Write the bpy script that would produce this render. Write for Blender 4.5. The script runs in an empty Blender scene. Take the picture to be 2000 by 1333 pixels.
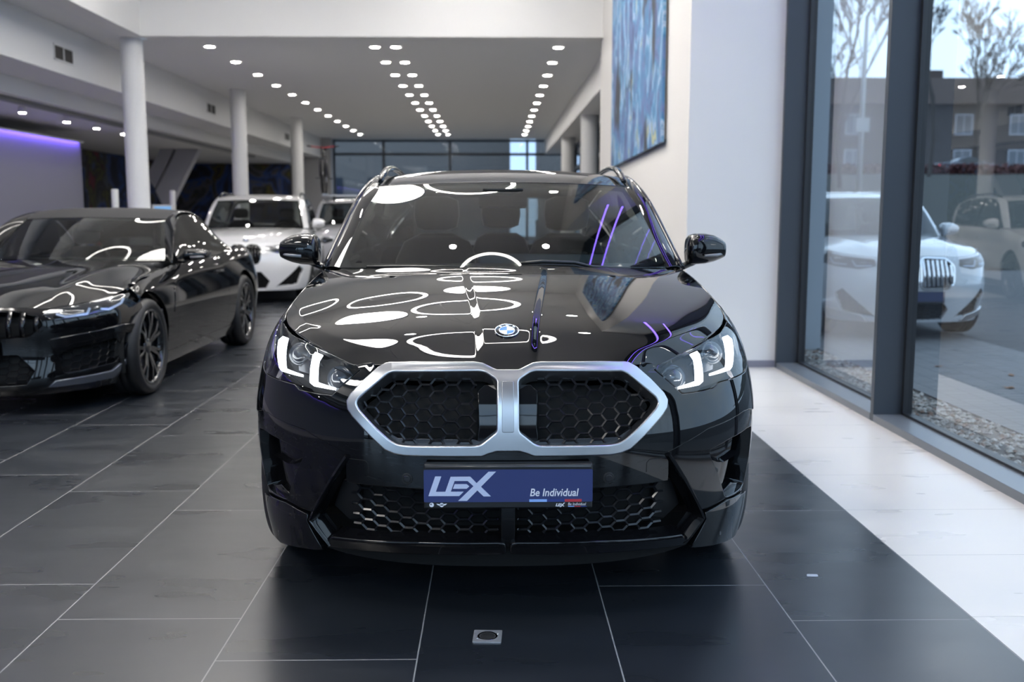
import bpy, bmesh, math, random
from mathutils import Vector, Matrix
from mathutils.geometry import delaunay_2d_cdt
random.seed(7)
SC = bpy.context.scene
COL = SC.collection
R = math.radians

# ------------------------------------------------------------------ camera
cam_d = bpy.data.cameras.new('camera')
cam = bpy.data.objects.new('camera', cam_d)
COL.objects.link(cam)
cam.location = (0, 0, 1.33)
cam.rotation_euler = (R(90 - 7.33), 0, R(-1.0))
cam_d.lens = 35.0
cam_d.sensor_width = 36.0
cam_d.clip_end = 400
cam_d.dof.use_dof = True
cam_d.dof.focus_distance = 3.45
cam_d.dof.aperture_fstop = 2.8
SC.camera = cam
SC.view_settings.view_transform = 'Standard'
SC.view_settings.look = 'None'
SC.view_settings.gamma = 1.0
SC.view_settings.use_curve_mapping = False
SC.view_settings.exposure = 0.0
SC.cycles.max_bounces = 10
SC.cycles.diffuse_bounces = 4
SC.cycles.glossy_bounces = 5
SC.cycles.transmission_bounces = 6
SC.cycles.transparent_max_bounces = 16
SC.cycles.sample_clamp_indirect = 6.0
SC.cycles.caustics_reflective = False
SC.cycles.caustics_refractive = False
SC.cycles.use_denoising = True
try:
    SC.cycles.denoiser = 'OPENIMAGEDENOISE'
except Exception:
    pass

# ------------------------------------------------------------------ sky: bright overcast
world = bpy.data.worlds.new('overcast_sky')
SC.world = world
world.use_nodes = True
_n = world.node_tree.nodes
_l = world.node_tree.links
_n.clear()
_o = _n.new('ShaderNodeOutputWorld')
_b = _n.new('ShaderNodeBackground')
_tc = _n.new('ShaderNodeTexCoord')
_no = _n.new('ShaderNodeTexNoise')
_no.inputs['Scale'].default_value = 2.2
_no.inputs['Detail'].default_value = 4
_cr = _n.new('ShaderNodeValToRGB')
_cr.color_ramp.elements[0].position = .3
_cr.color_ramp.elements[0].color = (.42, .66, 1.0, 1)
_cr.color_ramp.elements[1].position = .75
_cr.color_ramp.elements[1].color = (.68, .86, 1.0, 1)
_l.new(_tc.outputs['Generated'], _no.inputs['Vector'])
_l.new(_no.outputs['Fac'], _cr.inputs['Fac'])
_l.new(_cr.outputs['Color'], _b.inputs['Color'])
_b.inputs['Strength'].default_value = 3.5
_l.new(_b.outputs[0], _o.inputs[0])

# ------------------------------------------------------------------ materials
MATS = {}
def mat(name, col=(.5, .5, .5), rough=.5, metal=0.0, coat=0.0, spec=.5, emit=None, estr=0.0, noise=None, bump=None):
    """procedural principled material; noise=(scale, amount) varies the colour, bump=(scale, strength)"""
    if name in MATS:
        return MATS[name]
    m = bpy.data.materials.new(name)
    m.use_nodes = True
    nt = m.node_tree
    p = nt.nodes['Principled BSDF']
    p.inputs['Base Color'].default_value = (*col, 1)
    p.inputs['Roughness'].default_value = rough
    p.inputs['Metallic'].default_value = metal
    p.inputs['Coat Weight'].default_value = coat
    p.inputs['Coat Roughness'].default_value = .02
    p.inputs['Specular IOR Level'].default_value = spec
    if emit:
        p.inputs['Emission Color'].default_value = (*emit, 1)
        p.inputs['Emission Strength'].default_value = estr
    if noise:
        tc = nt.nodes.new('ShaderNodeTexCoord')
        nz = nt.nodes.new('ShaderNodeTexNoise')
        nz.inputs['Scale'].default_value = noise[0]
        nz.inputs['Detail'].default_value = 5
        mx = nt.nodes.new('ShaderNodeMix')
        mx.data_type = 'RGBA'
        mx.inputs[6].default_value = (*[c * (1 - noise[1]) for c in col], 1)
        mx.inputs[7].default_value = (*[min(1, c * (1 + noise[1])) for c in col], 1)
        nt.links.new(tc.outputs['Object'], nz.inputs['Vector'])
        nt.links.new(nz.outputs['Fac'], mx.inputs[0])
        nt.links.new(mx.outputs[2], p.inputs['Base Color'])
    if bump:
        tc = nt.nodes.new('ShaderNodeTexCoord')
        nz = nt.nodes.new('ShaderNodeTexNoise')
        nz.inputs['Scale'].default_value = bump[0]
        nz.inputs['Detail'].default_value = 4
        bp = nt.nodes.new('ShaderNodeBump')
        bp.inputs['Strength'].default_value = bump[1]
        bp.inputs['Distance'].default_value = .01
        nt.links.new(tc.outputs['Object'], nz.inputs['Vector'])
        nt.links.new(nz.outputs['Fac'], bp.inputs['Height'])
        nt.links.new(bp.outputs['Normal'], p.inputs['Normal'])
    MATS[name] = m
    return m

def glass(name, tint=(.8, .85, .85), ior=1.5, rough=0.0, boost=1.0):
    """thin pane: fresnel mix of clear tinted transmission and mirror reflection"""
    if name in MATS:
        return MATS[name]
    m = bpy.data.materials.new(name)
    m.use_nodes = True
    nt = m.node_tree
    nt.nodes.clear()
    o = nt.nodes.new('ShaderNodeOutputMaterial')
    mx = nt.nodes.new('ShaderNodeMixShader')
    t = nt.nodes.new('ShaderNodeBsdfTransparent')
    g = nt.nodes.new('ShaderNodeBsdfGlossy')
    f = nt.nodes.new('ShaderNodeFresnel')
    geo = nt.nodes.new('ShaderNodeNewGeometry')
    flip = nt.nodes.new('ShaderNodeVectorMath')
    flip.operation = 'SCALE'
    sgn = nt.nodes.new('ShaderNodeMath')
    sgn.operation = 'MULTIPLY_ADD'
    sgn.inputs[1].default_value = -2.0
    sgn.inputs[2].default_value = 1.0
    nt.links.new(geo.outputs['Backfacing'], sgn.inputs[0])
    nt.links.new(geo.outputs['Normal'], flip.inputs[0])
    nt.links.new(sgn.outputs[0], flip.inputs['Scale'])
    mul = nt.nodes.new('ShaderNodeMath')
    mul.operation = 'MULTIPLY'
    mul.use_clamp = True
    mul.inputs[1].default_value = boost
    f.inputs['IOR'].default_value = ior
    t.inputs['Color'].default_value = (*tint, 1)
    g.inputs['Roughness'].default_value = rough
    # backfacing fresnel uses 1/ior internally; feed ior both ways
    iv = nt.nodes.new('ShaderNodeMix')
    iv.data_type = 'FLOAT'
    iv.inputs[2].default_value = ior
    iv.inputs[3].default_value = 1.0 / ior
    nt.links.new(geo.outputs['Backfacing'], iv.inputs[0])
    nt.links.new(iv.outputs[0], f.inputs['IOR'])
    nt.links.new(f.outputs[0], mul.inputs[0])
    nt.links.new(mul.outputs[0], mx.inputs[0])
    nt.links.new(t.outputs[0], mx.inputs[1])
    nt.links.new(g.outputs[0], mx.inputs[2])
    nt.links.new(mx.outputs[0], o.inputs[0])
    MATS[name] = m
    return m

# ------------------------------------------------------------------ objects
def link(name, me, parent=None, m=None):
    o = bpy.data.objects.new(name, me)
    COL.objects.link(o)
    if m is not None and me is not None:
        for k in (m if isinstance(m, (list, tuple)) else [m]):
            me.materials.append(k)
    if parent is not None:
        o.parent = parent
    return o

def tag(o, label=None, cat=None, group=None, kind=None):
    if label: o['label'] = label
    if cat: o['category'] = cat
    if group: o['group'] = group
    if kind: o['kind'] = kind
    return o

def empty(name, loc=(0, 0, 0), rz=0.0, label=None, cat=None, group=None):
    o = bpy.data.objects.new(name, None)
    COL.objects.link(o)
    o.location = loc
    o.rotation_euler = (0, 0, rz)
    o.empty_display_size = .1
    return tag(o, label, cat, group)

def copy_tree(o, parent=None):
    c = o.copy()
    COL.objects.link(c)
    if parent is not None:
        c.parent = parent
    for ch in list(o.children):
        copy_tree(ch, c)
    return c

class MB:
    """mesh builder: gathers boxes, prisms, tubes and lathes into one mesh"""
    def __init__(s):
        s.v, s.f, s.sm = [], [], []
    def add(s, vs, fs, smooth=False):
        k = len(s.v)
        s.v += [tuple(p) for p in vs]
        s.f += [[i + k for i in f] for f in fs]
        s.sm += [smooth] * len(fs)
        return s
    def box(s, c, size, M=None):
        x, y, z = [d / 2 for d in size]
        vs = [Vector((a * x, b * y, e * z)) for a in (-1, 1) for b in (-1, 1) for e in (-1, 1)]
        if M is not None: vs = [M @ p for p in vs]
        vs = [p + Vector(c) for p in vs]
        return s.add(vs, [(0, 1, 3, 2), (4, 6, 7, 5), (0, 4, 5, 1), (2, 3, 7, 6), (0, 2, 6, 4), (1, 5, 7, 3)])
    def span(s, a, b):
        return s.box([(p + q) / 2 for p, q in zip(a, b)], [abs(p - q) for p, q in zip(a, b)])
    def tube(s, pts, r, n=8, caps=True, squash=1.0, smooth=True):
        pts = [Vector(p) for p in pts]
        rs = r if isinstance(r, (list, tuple)) else [r] * len(pts)
        vs, fs = [], []
        up = Vector((0, 0, 1))
        t0 = (pts[1] - pts[0]).normalized()
        if abs(t0.dot(up)) > .95: up = Vector((1, 0, 0))
        for i, p in enumerate(pts):
            t = (pts[min(i + 1, len(pts) - 1)] - pts[max(i - 1, 0)]).normalized()
            a = t.cross(up)
            if a.length < 1e-6: a = t.orthogonal()
            a.normalize()
            b = a.cross(t).normalized()
            up = b
            for k in range(n):
                w = 2 * math.pi * k / n
                vs.append(p + a * math.cos(w) * rs[i] + b * math.sin(w) * rs[i] * squash)
        for i in range(len(pts) - 1):
            for k in range(n):
                k2 = (k + 1) % n
                fs.append((i * n + k, (i + 1) * n + k, (i + 1) * n + k2, i * n + k2))
        s.add(vs, fs, smooth)
        if caps:
            m = len(s.v) - len(vs)
            s.f.append([m + k for k in range(n)]); s.sm.append(False)
            s.f.append([m + (len(pts) - 1) * n + k for k in range(n)][::-1]); s.sm.append(False)
        return s
    def lathe(s, prof, n=48, M=None, smooth=True):
        """prof: [(r, h)] turned about local Z"""
        vs, fs = [], []
        for r, h in prof:
            for k in range(n):
                w = 2 * math.pi * k / n
                p = Vector((r * math.cos(w), r * math.sin(w), h))
                vs.append(M @ p if M is not None else p)
        for i in range(len(prof) - 1):
            for k in range(n):
                k2 = (k + 1) % n
                fs.append((i * n + k, i * n + k2, (i + 1) * n + k2, (i + 1) * n + k))
        return s.add(vs, fs, smooth)
    def prism(s, poly, d0, d1, M=None):
        """poly [(x, y)] extruded from z=d0 to z=d1"""
        n = len(poly)
        vs = [Vector((x, y, d0)) for x, y in poly] + [Vector((x, y, d1)) for x, y in poly]
        if M is not None: vs = [M @ p for p in vs]
        fs = [tuple(range(n))[::-1], tuple(range(n, 2 * n))] + [(i, (i + 1) % n, n + (i + 1) % n, n + i) for i in range(n)]
        return s.add(vs, fs)
    def build(s, name, m=None, parent=None, bevel=0.0, seg=2, sub=0):
        me = bpy.data.meshes.new(name)
        me.from_pydata(s.v, [], s.f)
        me.polygons.foreach_set('use_smooth', s.sm)
        bm = bmesh.new(); bm.from_mesh(me)
        bmesh.ops.recalc_face_normals(bm, faces=bm.faces)
        bm.to_mesh(me); bm.free()
        me.update()
        o = link(name, me, parent, m)
        if bevel:
            b = o.modifiers.new('bevel', 'BEVEL')
            b.width = bevel; b.segments = seg; b.limit_method = 'ANGLE'; b.angle_limit = R(40)
            b.harden_normals = False
        if sub:
            d = o.modifiers.new('subdivision', 'SUBSURF')
            d.levels = d.render_levels = sub
        return o

def struct(o, label=None, cat=None):
    return tag(o, label, cat, kind='structure')

# ------------------------------------------------------------------ curves and polygons
class Spline:
    """natural cubic through (xs, ys), straight beyond the ends"""
    def __init__(s, xs, ys):
        n = len(xs); s.x = list(xs); s.y = list(ys)
        a = [0] * n; b = [0] * n; c = [0] * n; d = [0] * n
        b[0] = b[-1] = 1
        for i in range(1, n - 1):
            h0 = xs[i] - xs[i - 1]; h1 = xs[i + 1] - xs[i]
            a[i] = h0; b[i] = 2 * (h0 + h1); c[i] = h1
            d[i] = 6 * ((ys[i + 1] - ys[i]) / h1 - (ys[i] - ys[i - 1]) / h0)
        for i in range(1, n):
            m = a[i] / b[i - 1]
            b[i] -= m * c[i - 1]; d[i] -= m * d[i - 1]
        s.m = [0] * n; s.m[-1] = d[-1] / b[-1]
        for i in range(n - 2, -1, -1): s.m[i] = (d[i] - c[i] * s.m[i + 1]) / b[i]
    def __call__(s, x):
        X, Y, M = s.x, s.y, s.m; n = len(X)
        if x < X[0]:
            h = X[1] - X[0]
            return Y[0] + (x - X[0]) * ((Y[1] - Y[0]) / h - h * M[1] / 6)
        if x > X[-1]:
            h = X[-1] - X[-2]
            return Y[-1] + (x - X[-1]) * ((Y[-1] - Y[-2]) / h + h * M[-2] / 6)
        i = 0
        while i < n - 2 and x > X[i + 1]: i += 1
        h = X[i + 1] - X[i]; A = (X[i + 1] - x) / h; B = 1 - A
        return A * Y[i] + B * Y[i + 1] + ((A ** 3 - A) * M[i] + (B ** 3 - B) * M[i + 1]) * h * h / 6

def lerp(a, b, t): return a + (b - a) * t
def plin(pts, x):
    if x <= pts[0][0]: return pts[0][1]
    for (a, b), (c, d) in zip(pts, pts[1:]):
        if x <= c: return lerp(b, d, (x - a) / (c - a) if c > a else 0)
    return pts[-1][1]
def sstep(a, b, x):
    t = min(1, max(0, (x - a) / (b - a)))
    return t * t * (3 - 2 * t)
def vlerp(a, b, t): return tuple(lerp(p, q, t) for p, q in zip(a, b))

def inside(poly, p):
    x, y = p; c = False; n = len(poly); j = n - 1
    for i in range(n):
        xi, yi = poly[i]; xj, yj = poly[j]
        if (yi > y) != (yj > y) and x < (xj - xi) * (y - yi) / (yj - yi) + xi: c = not c
        j = i
    return c
def area(p): return sum(a[0] * b[1] - b[0] * a[1] for a, b in zip(p, p[1:] + p[:1])) / 2
def ccw(p): return list(p) if area(list(p)) > 0 else list(p)[::-1]
def resample(poly, d):
    out = []
    for a, b in zip(poly, poly[1:] + poly[:1]):
        n = max(1, int(math.ceil(math.hypot(b[0] - a[0], b[1] - a[1]) / d)))
        for k in range(n): out.append((lerp(a[0], b[0], k / n), lerp(a[1], b[1], k / n)))
    return out
def rnd(poly, r, n=4):
    """round every corner of a closed polygon with radius about r"""
    out = []; N = len(poly)
    for i in range(N):
        p = Vector(poly[i]); a = Vector(poly[i - 1]) - p; b = Vector(poly[(i + 1) % N]) - p
        rr = r[i] if isinstance(r, (list, tuple)) else r
        la, lb = a.length, b.length
        k = min(rr, la * .45, lb * .45)
        if k < 1e-5: out.append(tuple(p)); continue
        A = p + a / la * k; B = p + b / lb * k
        for j in range(n + 1):
            t = j / n
            q = A * (1 - t) ** 2 + p * 2 * t * (1 - t) + B * t * t
            out.append((q.x, q.y))
    return out
def offset_poly(poly, d):
    """grow (d>0) or shrink a ccw polygon"""
    N = len(poly); out = []
    for i in range(N):
        p = Vector(poly[i]); e0 = (p - Vector(poly[i - 1])); e1 = (Vector(poly[(i + 1) % N]) - p)
        if e0.length < 1e-9 or e1.length < 1e-9: out.append(tuple(p)); continue
        e0.normalize(); e1.normalize()
        n0 = Vector((e0.y, -e0.x)); n1 = Vector((e1.y, -e1.x))
        m = n0 + n1
        if m.length < 1e-6: m = n0
        m.normalize()
        k = d / max(.45, m.dot(n0))
        out.append((p.x + m.x * k, p.y + m.y * k))
    return out
def segdist(p, a, b):
    ax, ay = a; bx, by = b; dx, dy = bx - ax, by - ay; L = dx * dx + dy * dy
    t = 0 if L == 0 else min(1, max(0, ((p[0] - ax) * dx + (p[1] - ay) * dy) / L))
    return math.hypot(p[0] - ax - t * dx, p[1] - ay - t * dy)

def fnormal(fn, u, v, e=1e-3):
    a = Vector(fn(u + e, v)) - Vector(fn(u - e, v)); b = Vector(fn(u, v + e)) - Vector(fn(u, v - e))
    n = a.cross(b)
    return n.normalized() if n.length > 1e-12 else Vector((0, 0, 1))

def set_normals(me, ns):
    me.polygons.foreach_set('use_smooth', [True] * len(me.polygons))
    me.update()
    me.normals_split_custom_set_from_vertices([tuple(n) for n in ns])

def panel(name, fn, poly, m, parent=None, holes=(), res=.03, rim=.003, depth=.012, off=0.0, lines=()):
    """trimmed sheet: polygon (with holes) in the (u, v) plane of the surface fn, rounded rim turned inward"""
    loops = [resample(ccw(poly), res)] + [resample(ccw(h), res) for h in holes]
    vs, es = [], []
    for lp in loops:
        k = len(vs); n = len(lp)
        vs += [Vector(p) for p in lp]
        es += [(k + i, k + (i + 1) % n) for i in range(n)]
    lsegs = []
    for ln in lines:
        q = [ln[0]]
        for a, b in zip(ln, ln[1:]):
            n = max(1, int(math.ceil(math.hypot(b[0] - a[0], b[1] - a[1]) / res)))
            q += [(lerp(a[0], b[0], k / n), lerp(a[1], b[1], k / n)) for k in range(1, n + 1)]
        k = len(vs); vs += [Vector(p) for p in q]; es += [(k + i, k + i + 1) for i in range(len(q) - 1)]; lsegs += list(zip(q, q[1:]))
    xs = [p[0] for p in loops[0]]; ys = [p[1] for p in loops[0]]
    segs = [(a, b) for lp in loops for a, b in zip(lp, lp[1:] + lp[:1])]
    row = 0; y = min(ys) + res * .5
    while y < max(ys):
        near = [sg for sg in segs if min(sg[0][1], sg[1][1]) - res < y < max(sg[0][1], sg[1][1]) + res]
        x = min(xs) + (res * .5 if row % 2 else 0)
        while x < max(xs):
            p = (x, y)
            if inside(loops[0], p) and not any(inside(h, p) for h in loops[1:]):
                if all(segdist(p, a, b) > res * .55 for a, b in near) and not any(abs(a[1] - y) < res * 2 and segdist(p, a, b) < res * .45 for a, b in lsegs): vs.append(Vector(p))
            x += res
        y += res * .87; row += 1
    V, E, F, *_ = delaunay_2d_cdt(vs, es, [], 0, 1e-6)
    keep = []
    for f in F:
        c = ((V[f[0]].x + V[f[1]].x + V[f[2]].x) / 3, (V[f[0]].y + V[f[1]].y + V[f[2]].y) / 3)
        if inside(loops[0], c) and not any(inside(h, c) for h in loops[1:]): keep.append(list(f))
    g = fn if not off else (lambda u, v: tuple(Vector(fn(u, v)) + fnormal(fn, u, v) * off))
    P = []; N = []
    for p in V:
        q = Vector(fn(p.x, p.y)); n = fnormal(fn, p.x, p.y)
        P.append(q + n * off); N.append(n)
    F = [f if (V[f[1]] - V[f[0]]).cross(V[f[2]] - V[f[0]]) > 0 else f[::-1] for f in keep]
    if depth > 0:
        cnt = {}
        for f in F:
            for a, b in zip(f, f[1:] + f[:1]): cnt[(a, b)] = 1
        nxt = {a: b for (a, b) in cnt if (b, a) not in cnt}
        prv = {b: a for a, b in nxt.items()}
        ring = list(nxt)
        out = {}
        for a in ring:
            if a not in prv: continue
            t = P[nxt[a]] - P[prv[a]]
            o = t.cross(N[a])
            out[a] = o.normalized() if o.length > 1e-9 else Vector((0, 0, 0))
        ring = [a for a in ring if a in out and nxt[a] in prv]
        steps = [(math.sin(w) * rim, (1 - math.cos(w)) * rim, w) for w in (R(30), R(60), R(90))] + [(rim, depth, R(90))]
        last = {a: a for a in out}
        for (oo, dd, w) in steps:
            cur = {}
            for a in out:
                cur[a] = len(P)
                P.append(P[a] + out[a] * oo - N[a] * dd)
                N.append((N[a] * math.cos(w) + out[a] * math.sin(w)).normalized())
            for a in ring:
                b = nxt[a]
                if b in cur and b in last: F.append([last[a], cur[a], cur[b], last[b]])
            last = cur
    me = bpy.data.meshes.new(name)
    me.from_pydata([tuple(p) for p in P], [], F)
    set_normals(me, N)
    return link(name, me, parent, m)

def sheet(name, fn, nu, nv, m, parent=None, u=(0, 1), v=(0, 1), depth=.012, rim=.003, closed_u=False, flip=False):
    """structured sheet fn(u, v) with turned-in rim"""
    P, N, F = [], [], []
    for j in range(nv + 1):
        for i in range(nu + 1):
            a = lerp(u[0], u[1], i / nu); b = lerp(v[0], v[1], j / nv)
            P.append(Vector(fn(a, b))); N.append(fnormal(fn, a, b, 2e-3) * (-1 if flip else 1))
    w = nu + 1
    for j in range(nv):
        for i in range(nu):
            f = [j * w + i, j * w + i + 1, (j + 1) * w + i + 1, (j + 1) * w + i]
            F.append(f[::-1] if flip else f)
    if depth > 0:
        loop = [i for i in range(w)] + [j * w + nu for j in range(1, nv + 1)] + [nv * w + i for i in range(nu - 1, -1, -1)] + [j * w for j in range(nv - 1, 0, -1)]
        if flip: loop = loop[::-1]
        n = len(loop)
        O = []
        for k in range(n):
            t = P[loop[(k + 1) % n]] - P[loop[k - 1]]
            o = t.cross(N[loop[k]]); O.append(o.normalized() if o.length > 1e-9 else Vector())
        last = loop
        for (oo, dd, wa) in [(math.sin(q) * rim, (1 - math.cos(q)) * rim, q) for q in (R(30), R(60), R(90))] + [(rim, depth, R(90))]:
            cur = []
            for k in range(n):
                a = loop[k]
                cur.append(len(P)); P.append(P[a] + O[k] * oo - N[a] * dd)
                N.append((N[a] * math.cos(wa) + O[k] * math.sin(wa)).normalized())
            for k in range(n):
                k2 = (k + 1) % n
                F.append([last[k], cur[k], cur[k2], last[k2]])
            last = cur
    me = bpy.data.meshes.new(name)
    me.from_pydata([tuple(p) for p in P], [], F)
    set_normals(me, N)
    return link(name, me, parent, m)

def strip(name, fn, path, prof, m, parent=None, closed=False, res=.012):
    """sweeps a profile [(across, out)] along a path in the (u, v) plane of fn: a moulding lying on the surface"""
    pts = []
    seg = list(zip(path, path[1:] + path[:1])) if closed else list(zip(path, path[1:]))
    for a, b in seg:
        n = max(1, int(math.ceil(math.hypot(b[0] - a[0], b[1] - a[1]) / res)))
        pts += [(lerp(a[0], b[0], k / n), lerp(a[1], b[1], k / n)) for k in range(n)]
    if not closed: pts.append(path[-1])
    V, F = [], []; n = len(pts); k = len(prof)
    for i, p in enumerate(pts):
        a = pts[i - 1] if (closed or i) else p; b = pts[(i + 1) % n] if (closed or i < n - 1) else p
        P = Vector(fn(*p)); N = fnormal(fn, *p)
        t = Vector(fn(*b)) - Vector(fn(*a)); t -= N * t.dot(N); t.normalize()
        o = t.cross(N)
        for (x, h) in prof: V.append(P + o * x + N * h)
    for i in range(n if closed else n - 1):
        i2 = (i + 1) % n
        for j in range(k):
            j2 = (j + 1) % k
            F.append([i * k + j, i * k + j2, i2 * k + j2, i2 * k + j])
    if not closed: F += [list(range(k)), [(n - 1) * k + j for j in range(k)][::-1]]
    mb = MB(); mb.add(V, F, True)
    o = mb.build(name, m, parent)
    try:
        o.data.set_sharp_from_angle(angle=R(40))
    except Exception:
        pass
    return o

def text_mesh(name, body, size, m, parent, M, shear=0.0, ext=.0006, bold=0.0, sx=1.0):
    c = bpy.data.curves.new(name, 'FONT')
    c.body = body; c.size = size; c.shear = shear; c.extrude = ext; c.offset = bold; c.resolution_u = 3
    t = bpy.data.objects.new(name, c)
    COL.objects.link(t)
    dg = bpy.context.evaluated_depsgraph_get()
    me = bpy.data.meshes.new_from_object(t.evaluated_get(dg))
    bpy.data.objects.remove(t)
    me.transform(M @ Matrix.Diagonal((sx, 1, 1, 1)))
    return link(name, me, parent, m)
# ================================================================== THE SHOWROOM
def nmath(nt, op, a, b=None, c=None):
    n = nt.nodes.new('ShaderNodeMath'); n.operation = op
    for i, x in enumerate((a, b, c)):
        if x is None: continue
        if isinstance(x, (int, float)): n.inputs[i].default_value = x
        else: nt.links.new(x, n.inputs[i])
    return n.outputs[0]

def tile_material(name, base, grout, rough, x0, w, y0, h, shift, g=.0045, cloud=.25, spec=.5):
    m = bpy.data.materials.new(name); m.use_nodes = True
    nt = m.node_tree; p = nt.nodes['Principled BSDF']
    geo = nt.nodes.new('ShaderNodeNewGeometry'); sp = nt.nodes.new('ShaderNodeSeparateXYZ')
    nt.links.new(geo.outputs['Position'], sp.inputs[0])
    u = nmath(nt, 'DIVIDE', nmath(nt, 'SUBTRACT', sp.outputs[0], x0), w)
    col = nmath(nt, 'FLOOR', u); fu = nmath(nt, 'FRACT', u)
    v = nmath(nt, 'DIVIDE', nmath(nt, 'ADD', nmath(nt, 'SUBTRACT', sp.outputs[1], y0), nmath(nt, 'MULTIPLY', col, shift)), h)
    row = nmath(nt, 'FLOOR', v); fv = nmath(nt, 'FRACT', v)
    ln = nmath(nt, 'MAXIMUM', nmath(nt, 'LESS_THAN', fu, g / w), nmath(nt, 'LESS_THAN', fv, g / h))
    cx = nt.nodes.new('ShaderNodeCombineXYZ'); nt.links.new(col, cx.inputs[0]); nt.links.new(row, cx.inputs[1])
    wn = nt.nodes.new('ShaderNodeTexWhiteNoise'); nt.links.new(cx.outputs[0], wn.inputs['Vector'])
    off = nt.nodes.new('ShaderNodeVectorMath'); off.operation = 'MULTIPLY_ADD'
    off.inputs[1].default_value = (7, 7, 7); nt.links.new(wn.outputs['Color'], off.inputs[0]); 
    mp = nt.nodes.new('ShaderNodeVectorMath'); mp.operation = 'MULTIPLY'; mp.inputs[1].default_value = (1.0, 3.0, 1.0)
    nt.links.new(geo.outputs['Position'], mp.inputs[0]); nt.links.new(mp.outputs[0], off.inputs[2])
    nz = nt.nodes.new('ShaderNodeTexNoise'); nz.inputs['Scale'].default_value = 1.6; nz.inputs['Detail'].default_value = 3; nz.inputs['Roughness'].default_value = .5
    nt.links.new(off.outputs[0], nz.inputs['Vector'])
    mr = nt.nodes.new('ShaderNodeMapRange'); mr.inputs[1].default_value = .25; mr.inputs[2].default_value = .75
    mr.inputs[3].default_value = 1 - cloud; mr.inputs[4].default_value = 1 + cloud
    nt.links.new(nz.outputs['Fac'], mr.inputs[0])
    sc = nt.nodes.new('ShaderNodeVectorMath'); sc.operation = 'SCALE'; sc.inputs[0].default_value = base
    nt.links.new(mr.outputs[0], sc.inputs['Scale'])
    mx = nt.nodes.new('ShaderNodeMix'); mx.data_type = 'RGBA'
    nt.links.new(ln, mx.inputs[0]); nt.links.new(sc.outputs[0], mx.inputs[6]); mx.inputs[7].default_value = (*grout, 1)
    nt.links.new(mx.outputs[2], p.inputs['Base Color'])
    r2 = nt.nodes.new('ShaderNodeMapRange'); r2.inputs[1].default_value = .2; r2.inputs[2].default_value = .8
    r2.inputs[3].default_value = rough - .06; r2.inputs[4].default_value = rough + .08
    nt.links.new(nz.outputs['Fac'], r2.inputs[0])
    nt.links.new(nmath(nt, 'MAXIMUM', r2.outputs[0], nmath(nt, 'MULTIPLY', ln, .7)), p.inputs['Roughness'])
    p.inputs['Specular IOR Level'].default_value = spec
    return m

M_dark_tile = tile_material('anthracite_tile', (.017, .0205, .026), (.25, .25, .25), .29, -2.051, .6045, 3.477, 1.213, .316, cloud=.16, spec=.75)
M_white_tile = tile_material('white_tile', (.70, .665, .62), (.42, .41, .40), .30, 1.0, 4.0, 3.13, .6, 0, g=.003, cloud=.03)
M_white = mat('white_plaster', (.82, .815, .805), .65, bump=(60, .02))
M_wall_l = mat('warm_white_plaster', (.83, .81, .785), .6)
M_anth = mat('anthracite_frame', (.040, .050, .064), .42)
M_sill = mat('sill_metal', (.17, .19, .215), .33, metal=.3)
M_pane = glass('window_glass', (.70, .71, .71), 1.5, boost=2.9)
M_grey = mat('grey_plaster', (.42, .42, .43), .6)
M_navy = mat('navy_wall', (.018, .024, .035), .5)
M_vent = mat('vent_dark', (.05, .048, .045), .6)
M_alu = mat('brushed_aluminium', (.62, .62, .63), .3, metal=1.0)
M_lampglow = mat('lamp_glow', (1, 1, 1), .5, emit=(1, .955, .90), estr=190)
M_ringglow = mat('ring_glow', (1, 1, 1), .5, emit=(1, .955, .90), estr=33)
M_purple = mat('purple_led', (.2, .1, .8), .5, emit=(.22, .13, 1.0), estr=22)

def slab(name, a, b, m, label=None):
    return struct(MB().span(a, b).build(name, m), label)

slab('floor', (-5.8, -7.5, -.12), (1.66, 15.6, 0), M_dark_tile, 'anthracite tiled showroom floor in staggered long tiles')
slab('floor_edge_strip', (1.581, -7.5, -.12), (2.429, 8.55, .0005), M_white_tile, 'white tiled floor strip along the tall window')
slab('floor_far', (-11, 15.601, -.12), (2.6, 36.2, 0), tile_material('pale_bounce_tile', (.34, .335, .325), (.25, .25, .24), .35, -2.051, .6045, 3.477, 1.213, .316, cloud=.1), 'tiled floor of the lower hall, made pale to bounce light onto the ceiling')  # paleness invented so the floor bounces light onto the lower ceiling
slab('floor_left', (-11, -7.5, -.12), (-5.801, 15.6, 0), bpy.data.materials['pale_bounce_tile'], 'hidden tiled floor of the left aisle, made pale to bounce light upward')  # hidden floor, kept pale to throw light up at the aisle ceilings
# double height hall above the car, lower hall behind it
slab('wall_bulkhead', (-5.27, 15.4, 3.95), (1.64, 15.7, 7.4), M_white, 'white bulkhead wall above the lower hall')
slab('ceiling', (-6.1, 15.71, 3.95), (2.6, 36.2, 4.15), mat('ceiling_white', (.80, .80, .80), .7), 'white ceiling of the lower hall with rows of downlights')
slab('ceiling_side', (-6.1, -7.5, 3.95), (-5.561, 15.705, 4.15), mat('ceiling_white'), 'white ceiling strip along the double height void')
slab('wall_void', (-5.56, -7.5, 3.95), (-5.27, 15.6, 7.4), M_white)
slab('ceiling_upper', (-5.6, -7.5, 7.41), (3.2, 15.8, 7.6), M_white)
slab('wall_right', (1.64, 8.52, 0.001), (2.62, 15.7, 7.4), M_wall_l, 'white wall pier beside the tall window')
slab('beam_side', (-6.3, -7.5, 3.28), (-6.1, 36.1, 4.15), mat('ceiling_white'), 'white duct beam with dark vents')
slab('ceiling_soffit', (-6.9, -7.5, 3.28), (-6.301, 36.1, 3.45), mat('ceiling_white'))
slab('ceiling_left', (-11.2, -7.5, 3.02), (-6.88, 36.1, 3.44), mat('ceiling_white'))
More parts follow.
